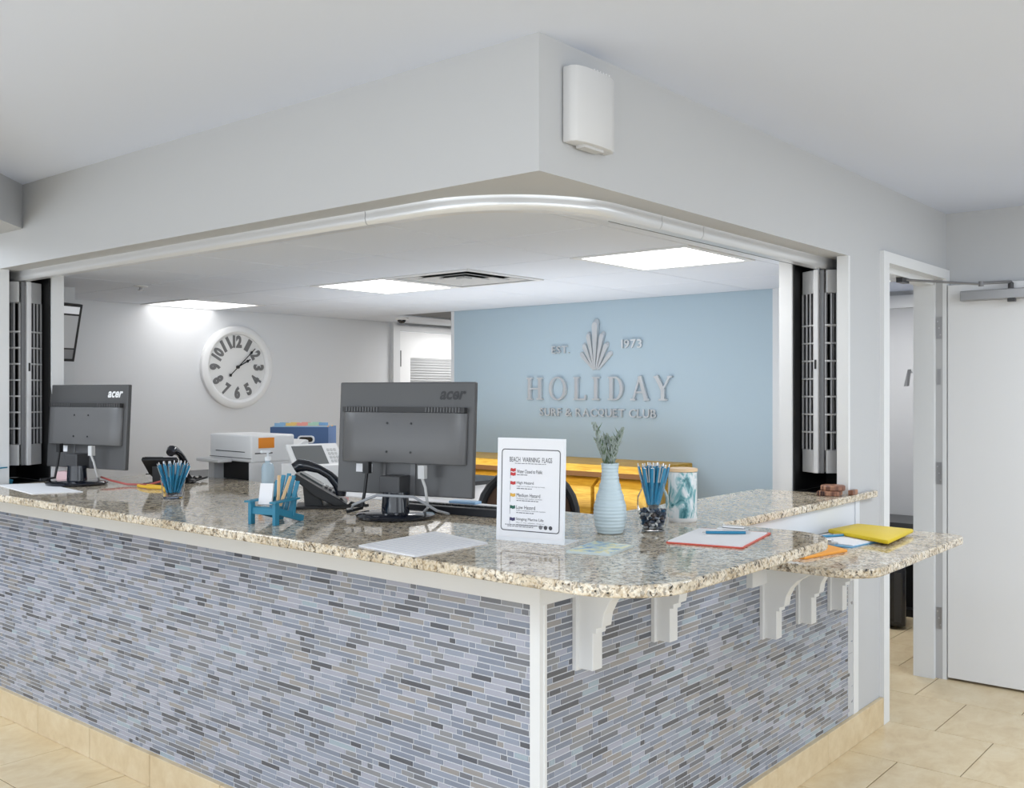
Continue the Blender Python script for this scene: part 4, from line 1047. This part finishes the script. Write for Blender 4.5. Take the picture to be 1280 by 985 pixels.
m = MB(); m.prism(rrect(-.05, .15, .05, .195, .02), -.1345, -.13, M=Matrix(((1, 0, 0, .04), (0, 0, 1, 0), (0, 1, 0, 0), (0, 0, 0, 1)))); obj('handle_ring', m, white_m, fb)
m = MB(); m.prism(rrect(-.04, .158, .04, .187, .014), -.1365, -.133, M=Matrix(((1, 0, 0, .04), (0, 0, 1, 0), (0, 1, 0, 0), (0, 0, 0, 1)))); obj('handle_hole', m, mat('hole_brown', (44, 36, 26), .8), fb)
for i in range(9):
    cm = mat('folder_%d' % (i % 5), ((150, 190, 220), (238, 200, 120), (230, 160, 150), (170, 210, 190), (120, 160, 200))[i % 5], .6)
    m = MB(); y = -.11 + i * .027; m.box((-.16, y, .006), (.16, y + .002, .25)); m.box((-.15 + (i % 5) * .06, y, .25), (-.095 + (i % 5) * .06, y + .002, .268))
    o = obj('hanging_folder', m, cm); o.location = fb.location; o.rotation_euler = fb.rotation_euler; tag(o, 'tabbed file folder standing in the slate blue file box', 'folder', 'folders in the blue file box')

# oak credenza along the blue wall
cr = thing('credenza', 'honey oak credenza with drawers against the pale blue wall', 'cabinet', (3.12, 2.42, 0))
m = MB(); m.box((-.17, -.93, .06), (.245, .93, .99)); obj('carcass', m, oak_m, cr)
m = MB(); m.box((-.26, -.96, 1.02), (.245, .96, 1.065)); obj('top', m, oak_m, cr, bevel=.005)
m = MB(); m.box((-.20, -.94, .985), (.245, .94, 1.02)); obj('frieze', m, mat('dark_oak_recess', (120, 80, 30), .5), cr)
for i in range(5):
    y0, y1 = -.92 + i * .37, -.92 + i * .37 + .345
    m = MB(); Mx = Matrix(((1, 0, 0, 0), (0, 0, 1, 0), (0, 1, 0, 0), (0, 0, 0, 1)))
    m.prism([(-.17, .56), (-.17, .985), (-.20, .97), (-.255, .93), (-.255, .56)], y0, y1, M=Mx); d = obj('drawer', m, oak_m, cr, bevel=.003)
    m = MB(); m.box((-.205, y0, .08), (-.17, y1, .54)); obj('door', m, oak_m, cr)
# office chair
ch = thing('office_chair', 'black office chair with brown mesh back behind the flag sign', 'chair', (1.72, 1.43, 0), math.radians(35))
def chair_back():
    fr = black_m; N = 14
    path = []
    for i in range(N + 1):
        a = PI * i / N; path.append((.0 + .03 * math.sin(a), .235 * math.cos(a) * (1.0 if True else 1), .86 + .26 * math.sin(a) ** .8))
    path = [(-.02, .20, .56), (0, .235, .70)] + path + [(0, -.235, .70), (-.02, -.20, .56)]
    m = MB(); m.tube(path, .022, 8); obj('back_frame', m, fr, ch, True)
    P = [(p[0] + .004, p[1] * .93, p[2] - (.012 if p[2] > .9 else 0)) for p in path]; n = len(P)
    m = MB(); m.add(P + [(p[0] + .012, p[1], p[2]) for p in P], [tuple(range(n)), tuple(range(2 * n - 1, n - 1, -1))] + [(i, (i + 1) % n, n + (i + 1) % n, n + i) for i in range(n)]); obj('backrest', m, mat('brown_mesh', (88, 66, 52), .8), ch)
    m = MB(); m.prism(rrect(-.46, -.24, .02, .24, .06), .44, .52); obj('seat', m, black_m, ch, bevel=.015)
    m = MB(); m.lathe([(.03, .10), (.03, .44)], 14, (-.2, 0, 0)); obj('gas_lift', m, dark_m, ch)
    m = MB(); m.bar((-.10, 0, .44), (.03, 0, .62), .08, .02, (1, 0, 0)); obj('back_support', m, black_m, ch)
    for k in range(5):
        a = 2 * PI * k / 5; e = (-.2 + .28 * math.cos(a), .28 * math.sin(a))
        m = MB(); m.tube([(-.2, 0, .12), (e[0], e[1], .075)], .02, 8, radii=[.028, .018]); l_ = obj('leg', m, black_m, ch, True)
        m = MB(); m.tube([(e[0] - .012, e[1], .03), (e[0] + .012, e[1], .03)], .03, 12); obj('caster', m, dark_m, l_)
chair_back()

# clutter by the farther monitor
m = MB(); m.box((-.05, -.035, 0), (.05, .035, .05)); o = obj('pink_box', m, mat('pale_pink_box', (222, 190, 194), .6), None, False, .003); o.location = (.30, 3.16, T); o.rotation_euler = (0, 0, .6); tag(o, 'small pale pink box beside the farther monitor foot', 'box')
m = MB(); m.tube([(.36, 2.62, T + .006), (.34, 2.56, T + .008), (.33, 2.48, T + .01), (.36, 2.42, T + .008), (.39, 2.46, T + .008), (.37, 2.56, T + .009)], .007, 8); tag(obj('yellow_cable', m, mat('yellow_cable', (226, 180, 50), .5), None, True), 'coiled yellow cable between the farther monitor and its phone', 'cable')
m = MB(); m.tube([(.34, 2.92, T + .03), (.33, 2.80, T + .02), (.35, 2.70, T + .008), (.40, 2.60, T + .008), (.47, 2.56, T + .03)], .005, 8); tag(obj('red_cable', m, mat('red_cable', (170, 84, 78), .5), None, True), 'thin red cable running from the farther monitor to the phone', 'cable')
m = MB(); m.box((-.02, -.028, 0), (.02, .028, .035)); o = obj('adapter_block', m, mat('blue_grey_block', (150, 160, 180), .5), None, False, .004); o.location = (.38, 2.33, T); tag(o, 'small blue grey power block between the phone and the pen tumbler', 'adapter')
m = MB(); m.lathe([(.026, 0), (.03, .006), (.024, .018), (.001, .02)], 20); o = obj('computer_mouse', m, black_m, None, True); o.location = (.62, 2.62, T); o.scale = (1.0, 1.5, 1.0); tag(o, 'black computer mouse beyond the pen tumbler', 'mouse')
